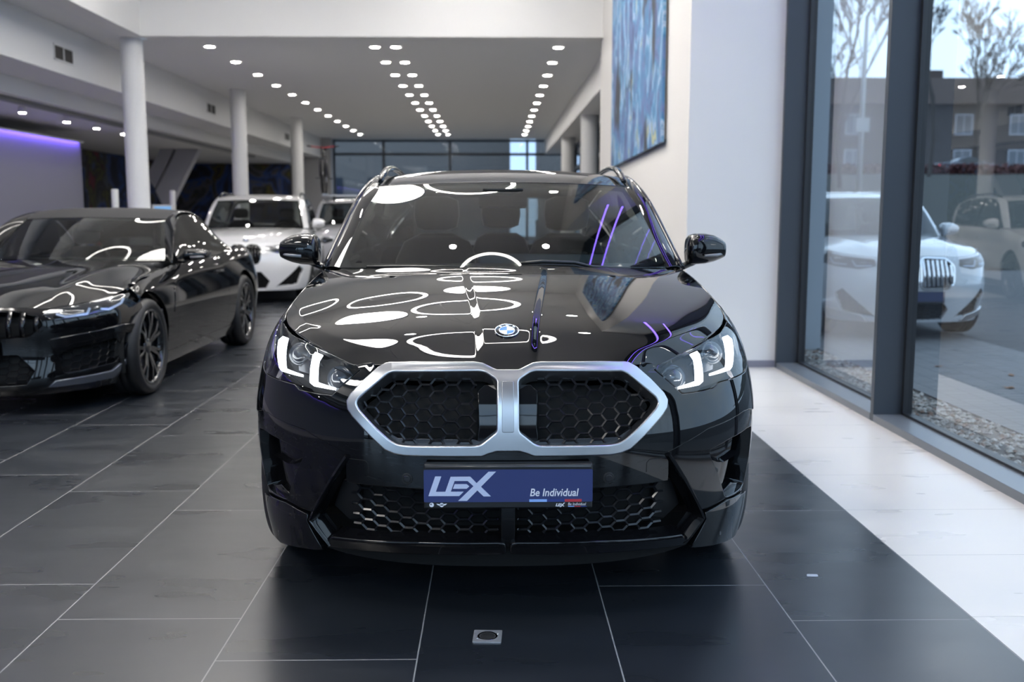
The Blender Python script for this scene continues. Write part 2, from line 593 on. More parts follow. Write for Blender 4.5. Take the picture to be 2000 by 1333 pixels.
slab('trim_1', (-7.16, -7.5, 2.95), (-7.06, 30, 3.019), mat('track_dark', (.2, .2, .2), .5))
slab('wall_left', (-11.3, -7.5, 0), (-11.01, 36.2, 3.4), M_navy)
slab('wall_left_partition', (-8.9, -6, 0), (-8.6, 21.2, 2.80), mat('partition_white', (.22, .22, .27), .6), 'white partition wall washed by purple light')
# purple cove light above the partition
t = empty('cove_light', (-8.52, 9.5, 2.74), 0, 'purple LED cove running along the top of the white partition wall', 'light strip')
MB().span((-.05, -11.5, .040), (-.012, 11.6, .046)).build('led_strip', mat('cove_led', (.2, .1, .8), .5, emit=(.22, .13, 1.0), estr=38), t)
MB().span((-.08, -11.5, .0501), (.02, 11.62, .058)).build('cove_board', mat('column_white', (.80, .80, .80), .5), t)
MB().span((.012, -11.5, .022), (.02, 11.62, .050)).build('cove_fascia', mat('column_white'), t)

# columns
def column(x, y, r, label, zt=3.949):
    o = MB().lathe([(0, 0), (r, 0), (r, zt), (0, zt)], 40).build('column', mat('column_white', (.80, .80, .80), .5))
    o.location = (x, y, 0)
    struct(o, label)
    try: o.data.set_sharp_from_angle(angle=R(40))
    except Exception: pass
column(-5.50, 15.65, .165, 'round white column at the corner of the bulkhead')
column(-5.49, 21.9, .165, 'round white column behind the white car')
column(-5.48, 28.2, .165, 'round white column far down the hall')
column(2.06, 21.9, .19, 'round white column by the far right windows')
column(2.06, 28.2, .19, 'round white column at the far right end')

# vents on the side beam
for i, y in enumerate((14.6, 22.0, 29.9)):
    e = empty('air_vent', (-6.095, y, 3.555), 0, ('dark air vent on the white beam left of the nearest column', 'dark air vent on the white beam right of the nearest column',
              'small far dark air vent on the white beam'), 'vent', 'air vents on the white beam') if False else empty('air_vent', (-6.095, y, 3.555), 0,
              ['dark air vent on the white beam left of the nearest column', 'dark air vent on the beam between the first two columns', 'farthest dark air vent on the white beam'][i], 'vent', 'air vents on the white beam')
    MB().span((-.004, -.30, -.09), (.004, .30, .09)).build('vent_backing', M_vent, e)
    f = MB()
    for a, b in (((0, -.32, -.11), (.012, .32, -.09)), ((0, -.32, .09), (.012, .32, .11)), ((0, -.32, -.11), (.012, -.30, .11)), ((0, .30, -.11), (.012, .32, .11)), ((0, -.012, -.1), (.012, .012, .1))): f.span(a, b)
    f.build('vent_frame', mat('column_white'), e)
    s = MB()
    for k in range(6): s.box((.006, 0, -.075 + k * .03), (.012, .6, .004), Matrix.Rotation(R(35), 3, 'Y'))
    s.build('louvre_blades', M_vent, e)

# far end wall with windows
slab('wall_back', (-11, 36.2, 0), (-5.76, 36.4, 4.1), M_navy)
slab('wall_back_pillar', (-6.96, 35.7, 0), (-5.76, 36.19, 3.949), M_grey, 'grey wall pillar beside the far windows')
def glazing(name, p0, p1, z0, z1, posts, rails, th=.06, dep=.12, label=None, glass_m=None):
    """a glazed wall from p0 to p1: posts at fractions, rails at heights"""
    e = struct(empty(name, (p0[0], p0[1], 0), math.atan2(p1[1] - p0[1], p1[0] - p0[0])), label)
    L = math.hypot(p1[0] - p0[0], p1[1] - p0[1])
    f = MB()
    for t in posts: f.span((t * L - th / 2, -dep / 2, z0), (t * L + th / 2, dep / 2, z1))
    for z in rails: f.span((0, -dep / 2 + .002, z - th / 2), (L, dep / 2 - .002, z + th / 2))
    f.build('window_frame', M_anth, e)
    MB().add([(0, 0, z0), (L, 0, z0), (L, 0, z1), (0, 0, z1)], [(0, 1, 2, 3)]).build('window_pane', glass_m or M_pane, e)
    return e
M_pane2 = glass('window_glass_blue', (.42, .43, .46), 1.5, boost=1.6)
glazing('window_2', (-5.76, 36.3), (2.6, 36.3), 0, 3.95, [.002, .215, .499, .83, .998], [.06, 1.9, 3.42, 3.90], .09, .14, 'far end windows with dark mullions', M_pane2)
glazing('window_3', (2.55, 15.9), (2.55, 36.1), 0, 3.95, [.005, .155, .31, .46, .62, .80, .995], [.06, 2.7, 3.40], .10, .16, 'dark windows along the right of the lower hall', M_pane2)
slab('beam_right', (1.80, 15.72, 3.42), (2.5, 36.1, 3.949), mat('column_white'))
# facade behind the camera: floor-to-ceiling glazing towards the street
glazing('window_4', (-11, -7.4), (2.6, -7.4), 0, 7.4, [.005, .14, .28, .42, .56, .70, .84, .995], [.06, 3.4, 7.35], .12, .2, 'street facade glazing', glass('facade_glass', (.93, .95, .96)))

# tall window on the right
XW = 2.635
w1 = struct(empty('window_1', (2.53, 8.46, 0)), 'tall window right of the car with anthracite posts and a metal sill')
def w1b(name, boxes, m, bevel=0.0):
    f = MB()
    for a, b in boxes: f.span([a[i] - (2.53, 8.46, 0)[i] for i in range(3)], [b[i] - (2.53, 8.46, 0)[i] for i in range(3)])
    return f.build(name, m, w1, bevel)
ys = [6.27, 4.08, 1.9, -.28, -2.46, -4.64, -6.82]
w1b('window_post', [((2.43, 8.462, .0), (2.66, 8.515, 7.4))], M_anth, .003)
for y in ys: w1b('window_post', [((2.43, y - .027, .0), (2.66, y + .027, 7.4))], M_anth, .003)
for a, b in zip([8.462] + ys, ys):
    w1b('window_sill', [((2.428, b + .028, .0005), (2.66, a - .028 if a < 8.4 else a - .001, .047))], M_sill, .003)
    # slim glazing beads round each pane
    y1 = a - (.028 if a < 8.4 else .001); y0 = b + .028
    w1b('glazing_bead', [((2.605, y0, .047), (2.665, y0 + .035, 7.3)), ((2.605, y1 - .035, .047), (2.665, y1, 7.3)), ((2.605, y0, .047), (2.665, y1, .062))], mat('bead_dark', (.012, .014, .018), .4), .002)
    f = MB().add([(XW - 2.53, y0 - 8.46, .05), (XW - 2.53, y1 - 8.46, .05), (XW - 2.53, y1 - 8.46, 7.35), (XW - 2.53, y0 - 8.46, 7.35)], [(0, 1, 2, 3)])
    f.build('window_pane', M_pane, w1)
w1b('window_head', [((2.43, -7.4, 7.3), (2.66, 8.51, 7.4))], M_anth)
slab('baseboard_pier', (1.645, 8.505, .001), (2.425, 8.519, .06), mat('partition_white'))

# downlights in the lower hall
dl = MB().lathe([(.098, 0), (.105, -.006), (.10, -.012), (.078, -.012), (.076, -.004)], 24)
dl.lathe([(.076, -.004), (.04, -.006), (.0005, -.006)], 24)
me0 = dl.build('downlight', [mat('lamp_trim', (.8, .8, .8), .4), M_lampglow])
nf = len(me0.data.polygons)
for i, p in enumerate(me0.data.polygons): p.material_index = 1 if i >= nf * 4 // 6 else 0
rows = [(-4.50, 'leftmost row'), (-1.89, 'left row of the double row'), (-1.56, 'right row of the double row'), (1.02, 'row by the right wall')]
ordn = ['first', 'second', 'third', 'fourth', 'fifth', 'sixth', 'seventh', 'eighth', 'ninth', 'tenth', 'eleventh', 'twelfth']
k = 0
for x, rn in rows:
    for j in range(12):
        o = me0 if k == 0 else me0.copy()
        if k: COL.objects.link(o)
        k += 1
        o.location = (x, 16.3 + 1.615 * j, 3.949)
        tag(o, f'{ordn[j]} lit ceiling downlight from the bulkhead in the {rn}', 'ceiling light', 'downlights in the lower hall ceiling')
# spots over the left aisle
sp = MB().lathe([(.0005, -.10), (.055, -.10), (.06, -.05), (.045, 0), (.0005, 0)], 20)
s0 = sp.build('spotlight', [mat('lamp_trim'), M_lampglow])
for i, p in enumerate(s0.data.polygons): p.material_index = 1 if i < 20 else 0
for k, y in enumerate((16.4, 18.06, 19.4, 20.8)):
    o = s0 if k == 0 else s0.copy()
    if k: COL.objects.link(o)
    o.location = (-7.55, y, 3.019)
    tag(o, f'{ordn[k]} ceiling spotlight from the left above the purple wall', 'spotlight', 'spotlights above the left aisle')
for k, y in enumerate((1, 3, 5, 7, 9, 11, 13, 14.7)):  # extra spots out of view, added to brighten the left aisle
    o = s0.copy(); COL.objects.link(o); o.location = (-7.55, y, 3.019)
    tag(o, f'{ordn[k]} added out-of-view spotlight brightening the left aisle, near row', 'spotlight', 'spotlights above the left aisle')

# ring and disc pendants in the double height hall (seen in the paint of the car)
def pendant(kind, x, y, z, r, label, tube=.07):
    e = empty(kind + '_pendant', (x, y, z), 0, label, 'pendant lamp', 'pendant lamps above the black car')
    if kind == 'ring':
        MB().lathe([(r - tube, 0), (r, 0), (r, .0005), (r - tube, .0005)], 72).build('diffuser', M_ringglow, e)
        MB().lathe([(r - tube, .0805), (r, .0805), (r, .081), (r - tube, .081)], 48).build('added_uplight', M_ringglow, e)  # glowing top face added to light the high ceiling
        MB().lathe([(r - tube - .008, .001), (r + .008, .001), (r + .008, .08), (r - tube - .008, .08), (r - tube - .008, .001)], 72).build('ring_body', mat('column_white'), e)
    else:
        MB().lathe([(.0005, 0), (r, 0), (r, .0005), (.0005, .0005)], 64).build('diffuser', M_ringglow, e)
        MB().lathe([(.0005, .001), (r + .01, .001), (r + .01, .09), (.0005, .09)], 64).build('disc_body', mat('column_white'), e)
    w = MB()
    for a in (0, 2.094, 4.189):
        w.tube([(r * .95 * math.cos(a), r * .95 * math.sin(a), .085), (0, 0, 7.4 - z)], .0025, 5)
    w.build('suspension_wires', M_alu, e)
    return e
Z1 = 5.25
for (kd, x, y, r, lb) in [
        ('ring', -.20, 5.75, .80, 'large glowing ring pendant straight above the windscreen of the black SUV'),
        ('disc', -1.70, 5.75, .58, 'glowing disc pendant left of the ring above the black SUV'),
        ('ring', -4.30, 5.2, .75, 'glowing ring pendant above the black convertible'),
        ('ring', -.45, 9.8, .75, 'glowing ring pendant second in the middle column'),
        ('disc', -1.85, 9.35, .62, 'glowing disc pendant second in its column'),
        ('ring', -3.60, 9.3, .75, 'glowing ring pendant behind the convertible'),
        ('disc', -.30, 11.9, .50, 'glowing disc pendant third in the middle column'),
        ('ring', -1.75, 11.4, .70, 'glowing ring pendant third in the disc column'),
        ('ring', -3.70, 12.6, .75, 'glowing ring pendant in the far left of the high hall'),
        ('ring', -.30, 13.9, .72, 'glowing ring pendant close to the bulkhead'),
        ('disc', -2.6, -2.6, .65, 'glowing disc pendant behind the camera'),
        ('disc', -4.2, 1.2, .60, 'glowing disc pendant in front of the convertible')]:
    pendant(kd, x, y, Z1, r, lb)
k = 0
for x in (-1.35, 1.30):
    for y in (.9, 4.5, 8.1, 11.7):
        o = me0.copy(); COL.objects.link(o); o.location = (x, y, 7.409); o.scale = (1.3, 1.3, 1)
        tag(o, f'{ordn[k % 4]} downlight of the {"left" if x < 0 else "right"} pair of rows in the high ceiling', 'ceiling light', 'downlights in the high ceiling'); k += 1
for x in (1.90, 2.20):
    t = MB().span((x - .012, 1.0, 5.0), (x + .012, 8.45, 5.02)).build('light_tube', M_purple)
    tag(t, 'long purple LED tube high beside the window, ' + ('farther from the glass' if x < 2 else 'closer to the glass'), 'light tube', 'purple tubes high beside the window')
    MB().span((x - .016, 1.0, 5.021), (x + .016, 8.45, 5.05)).build('tube_channel', M_anth, t)
# ================================================================== CAR BODIES
class Body:
    """lower body of a car: B(s, z), s measured along the plan outline from the middle of the nose, z height.
    Car axes: x to the side, y from the nose tip backward, z up."""
    def __init__(b, L, W, y0, ZT, AM, PL=.62, PP=2.6, RL=.5, RP=2.6, W0=.92, yr=None, roll=.13):
        b.L, b.W, b.y0, b.ZT, b.AM, b.PL, b.RL, b.roll = L, W, y0, ZT, AM, PL, RL, roll
        b.f0, b.f1 = .7, 1.6
        b.yr = yr or Spline([.2, .5, .8, 1.1], [.02, 0, .03, .12])
        t = [(0.0, 0.0, 0.0)]; s = 0; last = (0, 0); N = 300
        for i in range(1, N + 1):
            th = (i / N) ** 1.3 * math.pi / 2
            X = math.sin(th) ** (2 / PP); Y = PL * (1 - math.cos(th))
            s += math.hypot((X - last[0]) * W0, Y - last[1]); last = (X, Y); t.append((s, X, Y))
        b.S0 = s
        yE = L - RL
        s += yE - PL; b.S1 = s; t.append((s, 1.0, yE)); last = (1.0, yE)
        for i in range(1, N + 1):
            th = math.pi / 2 * (1 - i / N) ** 1.3
            X = math.sin(th) ** (2 / RP) if th > 0 else 0; Y = L - RL * (1 - math.cos(th))
            s += math.hypot((X - last[0]) * W0, Y - last[1]); last = (X, Y); t.append((s, X, Y))
        b.S2 = s; b.t = t; b.ts = [q[0] for q in t]
    def sy(b, y): return b.S0 + y - b.PL            # s of a point on the flank
    def plan(b, s):
        import bisect
        a = min(abs(s), b.S2)
        i = min(max(bisect.bisect_right(b.ts, a), 1), len(b.t) - 1)
        p, q = b.t[i - 1], b.t[i]
        k = (a - p[0]) / (q[0] - p[0]) if q[0] > p[0] else 0
        return lerp(p[1], q[1], k), lerp(p[2], q[2], k)
    def base(b, s, z):
        X, Y = b.plan(s)
        f = 1 - sstep(b.f0, b.f1, abs(s)); g = sstep(b.S2 - 1.6, b.S2 - .7, abs(s))
        return b.W(z) * X, Y + b.y0(z) * f - b.yr(z) * g
    def __call__(b, s, z):
        e = 4e-3; a = abs(s)
        x, y = b.base(a, z); x0, y0 = b.base(max(a - e, 0), z); x1, y1 = b.base(min(a + e, b.S2), z)
        tx, ty = x1 - x0, y1 - y0; L = math.hypot(tx, ty) or 1
        zt = b.ZT(a); q = min(1, max(0, (z - (zt - b.roll)) / b.roll))
        k = b.AM(a) * (1 - math.sqrt(max(0, 1 - (.93 * q) ** 2))) / (1 - math.sqrt(1 - .93 ** 2))
        x -= ty / L * k; y += tx / L * k
        return (x if s >= 0 else -x, y, z)

def flip(p): return [(-x, y) for x, y in p][::-1]
def sym(half):
    """closes a right half outline (from the middle to the middle) with its mirror"""
    return half + [(-x, y) for x, y in half[::-1] if abs(x) > 1e-6]
def arc(cx, cz, r, a0, a1, n=24, sx=1.0):
    return [(cx + r * sx * math.cos(R(lerp(a0, a1, k / n))), cz + r * math.sin(R(lerp(a0, a1, k / n)))) for k in range(n + 1)]

M_paint = mat('black_paint', (.0030, .0032, .0040), .012, spec=.55)
M_gloss = mat('gloss_black_plastic', (.005, .005, .006), .06)
M_matt = mat('matt_black_plastic', (.009, .009, .010), .42)
M_mesh = mat('grille_black', (.013, .013, .015), .22)
M_void = mat('dark_cavity', (.003, .003, .003), .8)
M_rub = mat('tyre_rubber', (.010, .010, .011), .55)
M_silver = mat('satin_silver', (.56, .57, .59), .30, metal=1.0)
M_chrome = mat('chrome', (.75, .76, .78), .08, metal=1.0)
M_rim = mat('rim_black', (.010, .010, .011), .12, coat=.6)
M_disc = mat('brake_disc', (.30, .30, .31), .3, metal=1.0)
M_screen = glass('windscreen_glass', (.50, .53, .51), 1.5, boost=1.05)
M_dkglass = glass('tinted_glass', (.13, .14, .14), 1.5, boost=1.7)
M_lens = glass('headlight_lens', (.93, .95, .97), 1.5, boost=1.3)
M_drl = mat('daytime_light_white', (1, 1, 1), .4, emit=(.93, .97, 1.0), estr=5)
M_int = mat('interior_black', (.018, .018, .019), .55)
M_seat = mat('seat_leather', (.022, .022, .023), .42)

def hex_mesh(name, fn, poly, parent, m, a=.026, b=.0195, h=.0205, w=.0034, dep=.014, off=-.035, x0=0.0, z0=0.0):
    """honeycomb of ridged bars lying on the surface, trimmed by the polygon"""
    xs = [p[0] for p in poly]; zs = [p[1] for p in poly]
    segs = set()
    ci = int((max(xs) - min(xs)) / (a + b)) + 3; cj = int((max(zs) - min(zs)) / (2 * h)) + 3
    for i in range(-1, ci):
        for j in range(-1, cj):
            cx = min(xs) + x0 + i * (a + b); cz = min(zs) + z0 + j * 2 * h + (h if i % 2 else 0)
            v = [(cx + a, cz), (cx + b, cz + h), (cx - b, cz + h), (cx - a, cz), (cx - b, cz - h), (cx + b, cz - h)]
            for k in range(6):
                p, q = v[k], v[(k + 1) % 6]
                kp = tuple(sorted(((round(p[0], 4), round(p[1], 4)), (round(q[0], 4), round(q[1], 4)))))
                segs.add(kp)
    V, F = [], []
    for p, q in sorted(segs):
        n = 6; run = []
        for k in range(n + 1):
            r = (lerp(p[0], q[0], k / n), lerp(p[1], q[1], k / n))
            if inside(poly, r): run.append(r)
        if len(run) < 2: continue
        e0, e1 = run[0], run[-1]
        A = Vector(fn(*e0)); B_ = Vector(fn(*e1)); N = fnormal(fn, *e0)
        t = B_ - A
        if t.length < 1e-4: continue
        o = t.normalized().cross(N) * w
        k = len(V)
        for P in (A, B_):
            V += [P + N * off - o, P + N * (off + .005), P + N * off + o, P + N * (off - dep)]
        for j in range(4):
            j2 = (j + 1) % 4
            F.append([k + j, k + j2, k + 4 + j2, k + 4 + j])
    return MB().add(V, F).build(name, m, parent)

def wheel(parent, x, y, side, rad=.352, width=.245, rim_r=.255, spokes=5, rim_m=None, double=True, zc=None):
    """a wheel standing on the floor: tyre, rim with split spokes, brake disc; side=+1 faces +x"""
    w = empty('wheel', (x, y, zc if zc else rad)); w.parent = parent
    M = Matrix.Rotation(R(90) * side, 4, 'Y')       # local z -> outward
    hw = width / 2
    t = MB().lathe([(rim_r - .004, -hw + .02), (rim_r + .02, -hw), (rad - .035, -hw - .004), (rad - .008, -hw + .022), (rad, -hw + .05), (rad, -.03), (rad - .006, -.028), (rad - .006, -.02), (rad, -.018), (rad, .018), (rad - .006, .02),
                    (rad - .006, .028), (rad, .03), (rad, hw - .05), (rad - .008, hw - .022), (rad - .035, hw + .004), (rim_r + .02, hw), (rim_r - .004, hw - .02)], 56, M)
    t.build('tyre', M_rub, w)
    b = MB().lathe([(rim_r + .002, hw - .018), (rim_r + .006, hw - .006), (rim_r - .006, hw - .004), (rim_r - .018, hw - .016), (rim_r - .03, hw - .06), (rim_r - .035, -hw + .02), (rim_r, -hw + .012)], 56, M)
    b.build('rim', rim_m or M_rim, w)
    s = MB()
    for k in range(spokes):
        for dlt in ((-.11, .11) if double else (0,)):
            a = 2 * math.pi * k / spokes + .3
            r0, r1 = .05, rim_r - .012
            def pt(r, an, hh, ww, zz):
                c, sn = math.cos(an), math.sin(an)
                return [Vector((r * c - ww * sn * q, r * sn + ww * c * q, zz - (hh if e else 0))) for q in (-1, 1) for e in (0, 1)]
            A = pt(r0, a + dlt * .5, .03, .016, hw - .035); B_ = pt(r1 * .62, a + dlt, .028, .012, hw - .016); C = pt(r1, a + dlt * 1.7, .035, .013, hw - .02)
            vs = [M.to_3x3() @ p for p in A + B_ + C]
            fs = []
            for q in (0, 4):
                fs += [(q, q + 4, q + 6, q + 2), (q + 1, q + 3, q + 7, q + 5), (q, q + 1, q + 5, q + 4), (q + 2, q + 6, q + 7, q + 3)]
            s.add(vs, fs + [(8, 9, 11, 10), (0, 2, 3, 1)])
    s.build('spokes', rim_m or M_rim, w, .003)
    h = MB().lathe([(.0005, hw - .022), (.034, hw - .024), (.06, hw - .034), (.07, hw - .05), (.06, hw - .09)], 28, M)
    h.build('hub', rim_m or M_rim, w)
    d = MB().lathe([(.08, hw - .10), (rim_r - .055, hw - .10), (rim_r - .055, hw - .125), (.08, hw - .125)], 40, M)
    d.build('brake_disc', M_disc, w)
    return w

def loft(name, rings, m, parent, sub=0, closed_ends=True):
    """skin through closed rings of equal length"""
    n = len(rings[0]); V = [p for r in rings for p in r]; F = []
    for i in range(len(rings) - 1):
        for k in range(n):
            k2 = (k + 1) % n
            F.append((i * n + k, i * n + k2, (i + 1) * n + k2, (i + 1) * n + k))
    if closed_ends:
        F += [tuple(range(n))[::-1], tuple((len(rings) - 1) * n + k for k in range(n))]
    return MB().add(V, F, True).build(name, m, parent, sub=sub)

def superring(cx, cy, cz, rx, rz, axis='x', n=20, p=2.6, cut=0.0):
    out = []
    for k in range(n):
        w = 2 * math.pi * k / n
        c, s = math.cos(w), math.sin(w)
        a = math.copysign(abs(c) ** (2 / p), c) * rx; b = math.copysign(abs(s) ** (2 / p), s) * rz
        if axis == 'x': out.append((cx, cy + a, cz + b))
        elif axis == 'y': out.append((cx + a, cy, cz + b))
        else: out.append((cx + a, cy + b, cz))
    return out

def mirror_cap(parent, side, x0, x1, y, z0, z1, paint, base=(.80, 1.06), dep=.10):
    """door mirror: painted shell, indicator strip, glass at the back and a foot"""
    xs = [0, .06, .2, .45, .7, .88, .97, 1.0]
    hs = [.72, .90, 1.0, 1.0, .93, .80, .64, .40]
    rings = []
    H = (z1 - z0) / 2; zc = (z1 + z0) / 2
    for t, h in zip(xs, hs):
        x = lerp(x0, x1, t)
        top = zc + H * (h if t < .45 else lerp(1.0, .50, ((t - .45) / .55) ** 2.0)); bot = zc - H * (1.0 if t < .3 else lerp(1.0, .55, ((t - .3) / .7) ** 2.0))
        top = max(top, bot + .03)
        rings.append(superring(side * x, y + .03 * t, (top + bot) / 2, dep * (.75 + .25 * h), (top - bot) / 2, 'x', 22, 2.8))
    if side < 0: rings = rings[::-1]
    o = loft('wing_mirror', rings, paint, parent)
    f = MB().tube([(side * base[0], y + .02, base[1]), (side * lerp(base[0], x0, .6), y + .015, lerp(base[1], z0, .5) - .005), (side * (x0 + .05), y + .02, z0 + .02)], [.035, .03, .032], 12, squash=.55)
    f.build('mirror_foot', M_gloss, o)
    i = MB().tube([(side * lerp(x0, x1, .35), y - dep * .98, lerp(z0, z1, .30)), (side * lerp(x0, x1, .7), y - dep * .93, lerp(z0, z1, .33)), (side * lerp(x0, x1, .97), y - dep * .55 + .02, lerp(z0, z1, .36))], .007, 8)
    i.build('indicator_strip', mat('indicator_clear', (.25, .25, .26), .15), o)
    g = MB()
    g.prism([(lerp(x0, x1, .08) * side, z0 + .025), (lerp(x0, x1, .9) * side, z0 + .04), (lerp(x0, x1, .85) * side, z1 - .05), (lerp(x0, x1, .3) * side, z1 - .02), (lerp(x0, x1, .08) * side, z1 - .03)], -(y + dep * .93 + .03), -(y + dep * .9), Matrix(((1, 0, 0, 0), (0, 0, -1, 0), (0, 1, 0, 0), (0, 0, 0, 1))))
    g.build('mirror_glass', M_chrome, o)
    return o

def curve3(pts):
    """natural spline through 3-d points, t in 0..1 by chord length"""
    ts = [0]
    for a, b in zip(pts, pts[1:]): ts.append(ts[-1] + (Vector(b) - Vector(a)).length)
    ts = [t / ts[-1] for t in ts]
    sp = [Spline(ts, [p[i] for p in pts]) for i in range(3)]
    return lambda t: (sp[0](t), sp[1](t), sp[2](t))

def ruled(c0, c1, bulge=(0, 0, 0)):
    """surface between two curves with a bulge in the middle; fn(u along, v across)"""
    def fn(u, v):
        k = 4 * v * (1 - v)
        return tuple(lerp(a, b, v) + q * k for a, b, q in zip(c0(u), c1(u), bulge))
    return fn
def mir(fn): return lambda u, v: (lambda p: (-p[0], p[1], p[2]))(fn(u, v))
# ================================================================== THE BLACK SUV COUPE IN THE MIDDLE
CAR = empty('car', (.041, 3.05, 0), 0, 'glossy black SUV coupe facing the camera with lit headlights and a wide silver kidney grille', 'car')
HC = Spline([.10, .25, .45, .75, 1.10, 1.45], [.828, .918, .990, 1.058, 1.110, 1.136])
def hoodH(x, y):
    """bonnet height: crowned sheet with a raised middle between two crease lines"""
    a = abs(x)
    D = lerp(.066, .052, sstep(.7, 1.5, y))
    z = HC(y) - D * (a / .8) ** 2.6
    xr = .084 + .078 * sstep(-.1, 1.05, (y - .12) / .95)
    d = a - xr; wd = .026; sp = lambda q: .5 * (q + math.sqrt(q * q + 1.6e-5))
    f = 1 - (sp(d + wd / 2) - sp(d - wd / 2)) / wd
    z += (.010 * f - .004) * sstep(.10, .22, y) * lerp(1, .55, sstep(.6, 1.1, y))
    z += .0025 * math.exp(-((a - lerp(.54, .64, y)) / .085) ** 2) * sstep(.2, .5, y) * (1 - sstep(.9, 1.2, y))
    # front corners roll over towards the headlights below a crease
    if a > .27 and y < 1.0:
        yc = _CR(a); k = (_CR(a + .004) - yc) / .004
        t = (yc - y) / math.sqrt(1 + k * k) / .050
        z -= max(0, _CA(a)) * .5 * (t + math.sqrt(t * t + .02))
    return z
_CR = Spline([.28, .36, .44, .515, .586, .648, .70, .735, .76], [.172, .19, .22, .26, .317, .382, .455, .533, .613])
_CA = Spline([.27, .37, .43, .47, .52, .57, .64, .74, .84], [0, .002, .009, .016, .019, .0165, .013, .011, .009])
_W = Spline([.15, .25, .40, .55, .70, .82, .95, 1.1], [.84, .875, .905, .92, .913, .893, .866, .85])
_Y = Spline([.15, .25, .35, .46, .60, .75, .86, 1.1], [.075, .045, .02, .01, .012, .04, .085, .2])
_A = Spline([0, .5, .9, 1.2, 1.5, 2.0, 3, 6], [.03, .03, .036, .044, .048, .052, .06, .06])
class _Top:
    """height of the shoulder line: follows the bonnet as far as the windscreen, then the window line"""
    def __init__(t): t.tab = None
    def prime(t, B):
        ss = [k * .02 for k in range(0, 106)]; zs = []
        for q in ss:
            z = .9
            for it in range(5):
                t.tab = None; t.cur = z; p = B(q, z); z = hoodH(p[0], p[1])
            zs.append(z)
        t.tab = (ss, zs)
        t.rear = Spline([2.0, 2.1, 2.6, 3.4, 4.2, 5.0, 6.0], [zs[100], zs[105], 1.10, 1.12, 1.13, 1.12, 1.11])
    def __call__(t, s):
        if t.tab is None: return t.cur
        s = abs(s)
        if s >= 2.09: return t.rear(s)
        k = s / .02; i = int(k); return lerp(t.tab[1][i], t.tab[1][i + 1], k - i)
_T = _Top(); _T.cur = .9
BX = Body(4.55, _W, _Y, _T, _A)
BX.f0, BX.f1 = .95, 1.9
_T.prime(BX)
ZX = BX.ZT
def both(f):
    for sg in (1, -1): f(sg)
def P2(p, sg): return p if sg > 0 else flip(p)
AX, RX = .900, 3.592                      # axle positions
ca, cr = BX.sy(AX), BX.sy(RX)
AR = .405                                 # wheel arch radius
ARZ = .345

# --- front bumper, upper painted part
b_top = [(0, .586), (.035, .586), (.063, .577), (.083, .570), (.2, .569), (.324, .569), (.358, .573), (.390, .585), (.436, .620), (.505, .684), (.528, .712), (.532, .730), (.522, .752), (.482, .797), (.452, .826),
         (.470, .846), (.500, .842), (.530, .836), (.507, .822), (.592, .741), (.640, .741), (.740, .746), (.768, .760), (.993, .768), (1.06, .780), (1.118, .80), (1.135, .72), (1.150, .628)]
b_low = [(1.06, .632), (.978, .648), (.919, .651), (.696, .626), (.57, .582), (.527, .566), (.531, .47), (.30, .464), (0, .462)]
panel('front_bumper', BX, sym(b_top + b_low), M_paint, CAR, res=.028, depth=.02)
# --- silver frame round both kidneys
k_out = [(0, .823), (.036, .823), (.063, .836), (.086, .846), (.113, .849), (.318, .847), (.385, .844), (.414, .839), (.436, .827), (.475, .791), (.514, .748), (.523, .729), (.518, .707), (.5, .687), (.431, .626), (.387, .590), (.356, .579), (.324, .575), (.2, .575), (.083, .576), (.063, .584), (.036, .592), (0, .592)]
k_in = [(.030, .645), (.030, .797), (.040, .806), (.072, .823), (.092, .826), (.385, .823), (.405, .815), (.489, .742), (.498, .725), (.486, .705), (.42, .648), (.371, .610), (.345, .600), (.313, .597), (.098, .600), (.080, .606)]
k_in = rnd(k_in, .012, 3)
panel('kidney_frame', BX, sym(k_out), M_silver, CAR, holes=[k_in, flip(k_in)], res=.02, rim=.006, depth=.055, off=.014)
# --- kidney grilles: honeycomb, smooth sensor panel next to the middle, dark cavity behind
k_fill = offset_poly(ccw(k_in), .006)
for sg in (1, -1):
    g = panel('kidney_grille', BX, P2(k_fill, sg), M_void, CAR, res=.04, depth=0, off=-.085)
    clip = [(max(x, .098), z) for x, z in k_fill]
    hex_mesh('grille_mesh', BX, P2(clip, sg), g, M_mesh, a=.031, b=.0145, w=.0042, off=-.028, x0=.012 if sg > 0 else .0, z0=.004)
    panel('sensor_panel', BX, P2([(.026, .612), (.096, .612), (.090, .660), (.096, .780), (.075, .800), (.026, .800)], sg), M_gloss, g, res=.03, depth=.03, off=-.030)
    lip = [(.07, .603), (.10, .596), (.345, .596), (.37, .606), (.425, .648), (.40, .640), (.36, .618), (.11, .618)]
    panel('grille_lower_lip', BX, P2(lip, sg), mat('dark_satin', (.05, .052, .056), .28, metal=.6), g, res=.02, depth=.02, off=-.028)
# inset of the middle bar
panel('kidney_bar_inset', BX, rnd(sym([(0, .648), (.017, .648), (.017, .792), (0, .792)]), .003, 2), mat('satin_inset', (.40, .405, .42), .34, metal=1.0), CAR, res=.02, depth=.006, off=.0165, rim=.002)
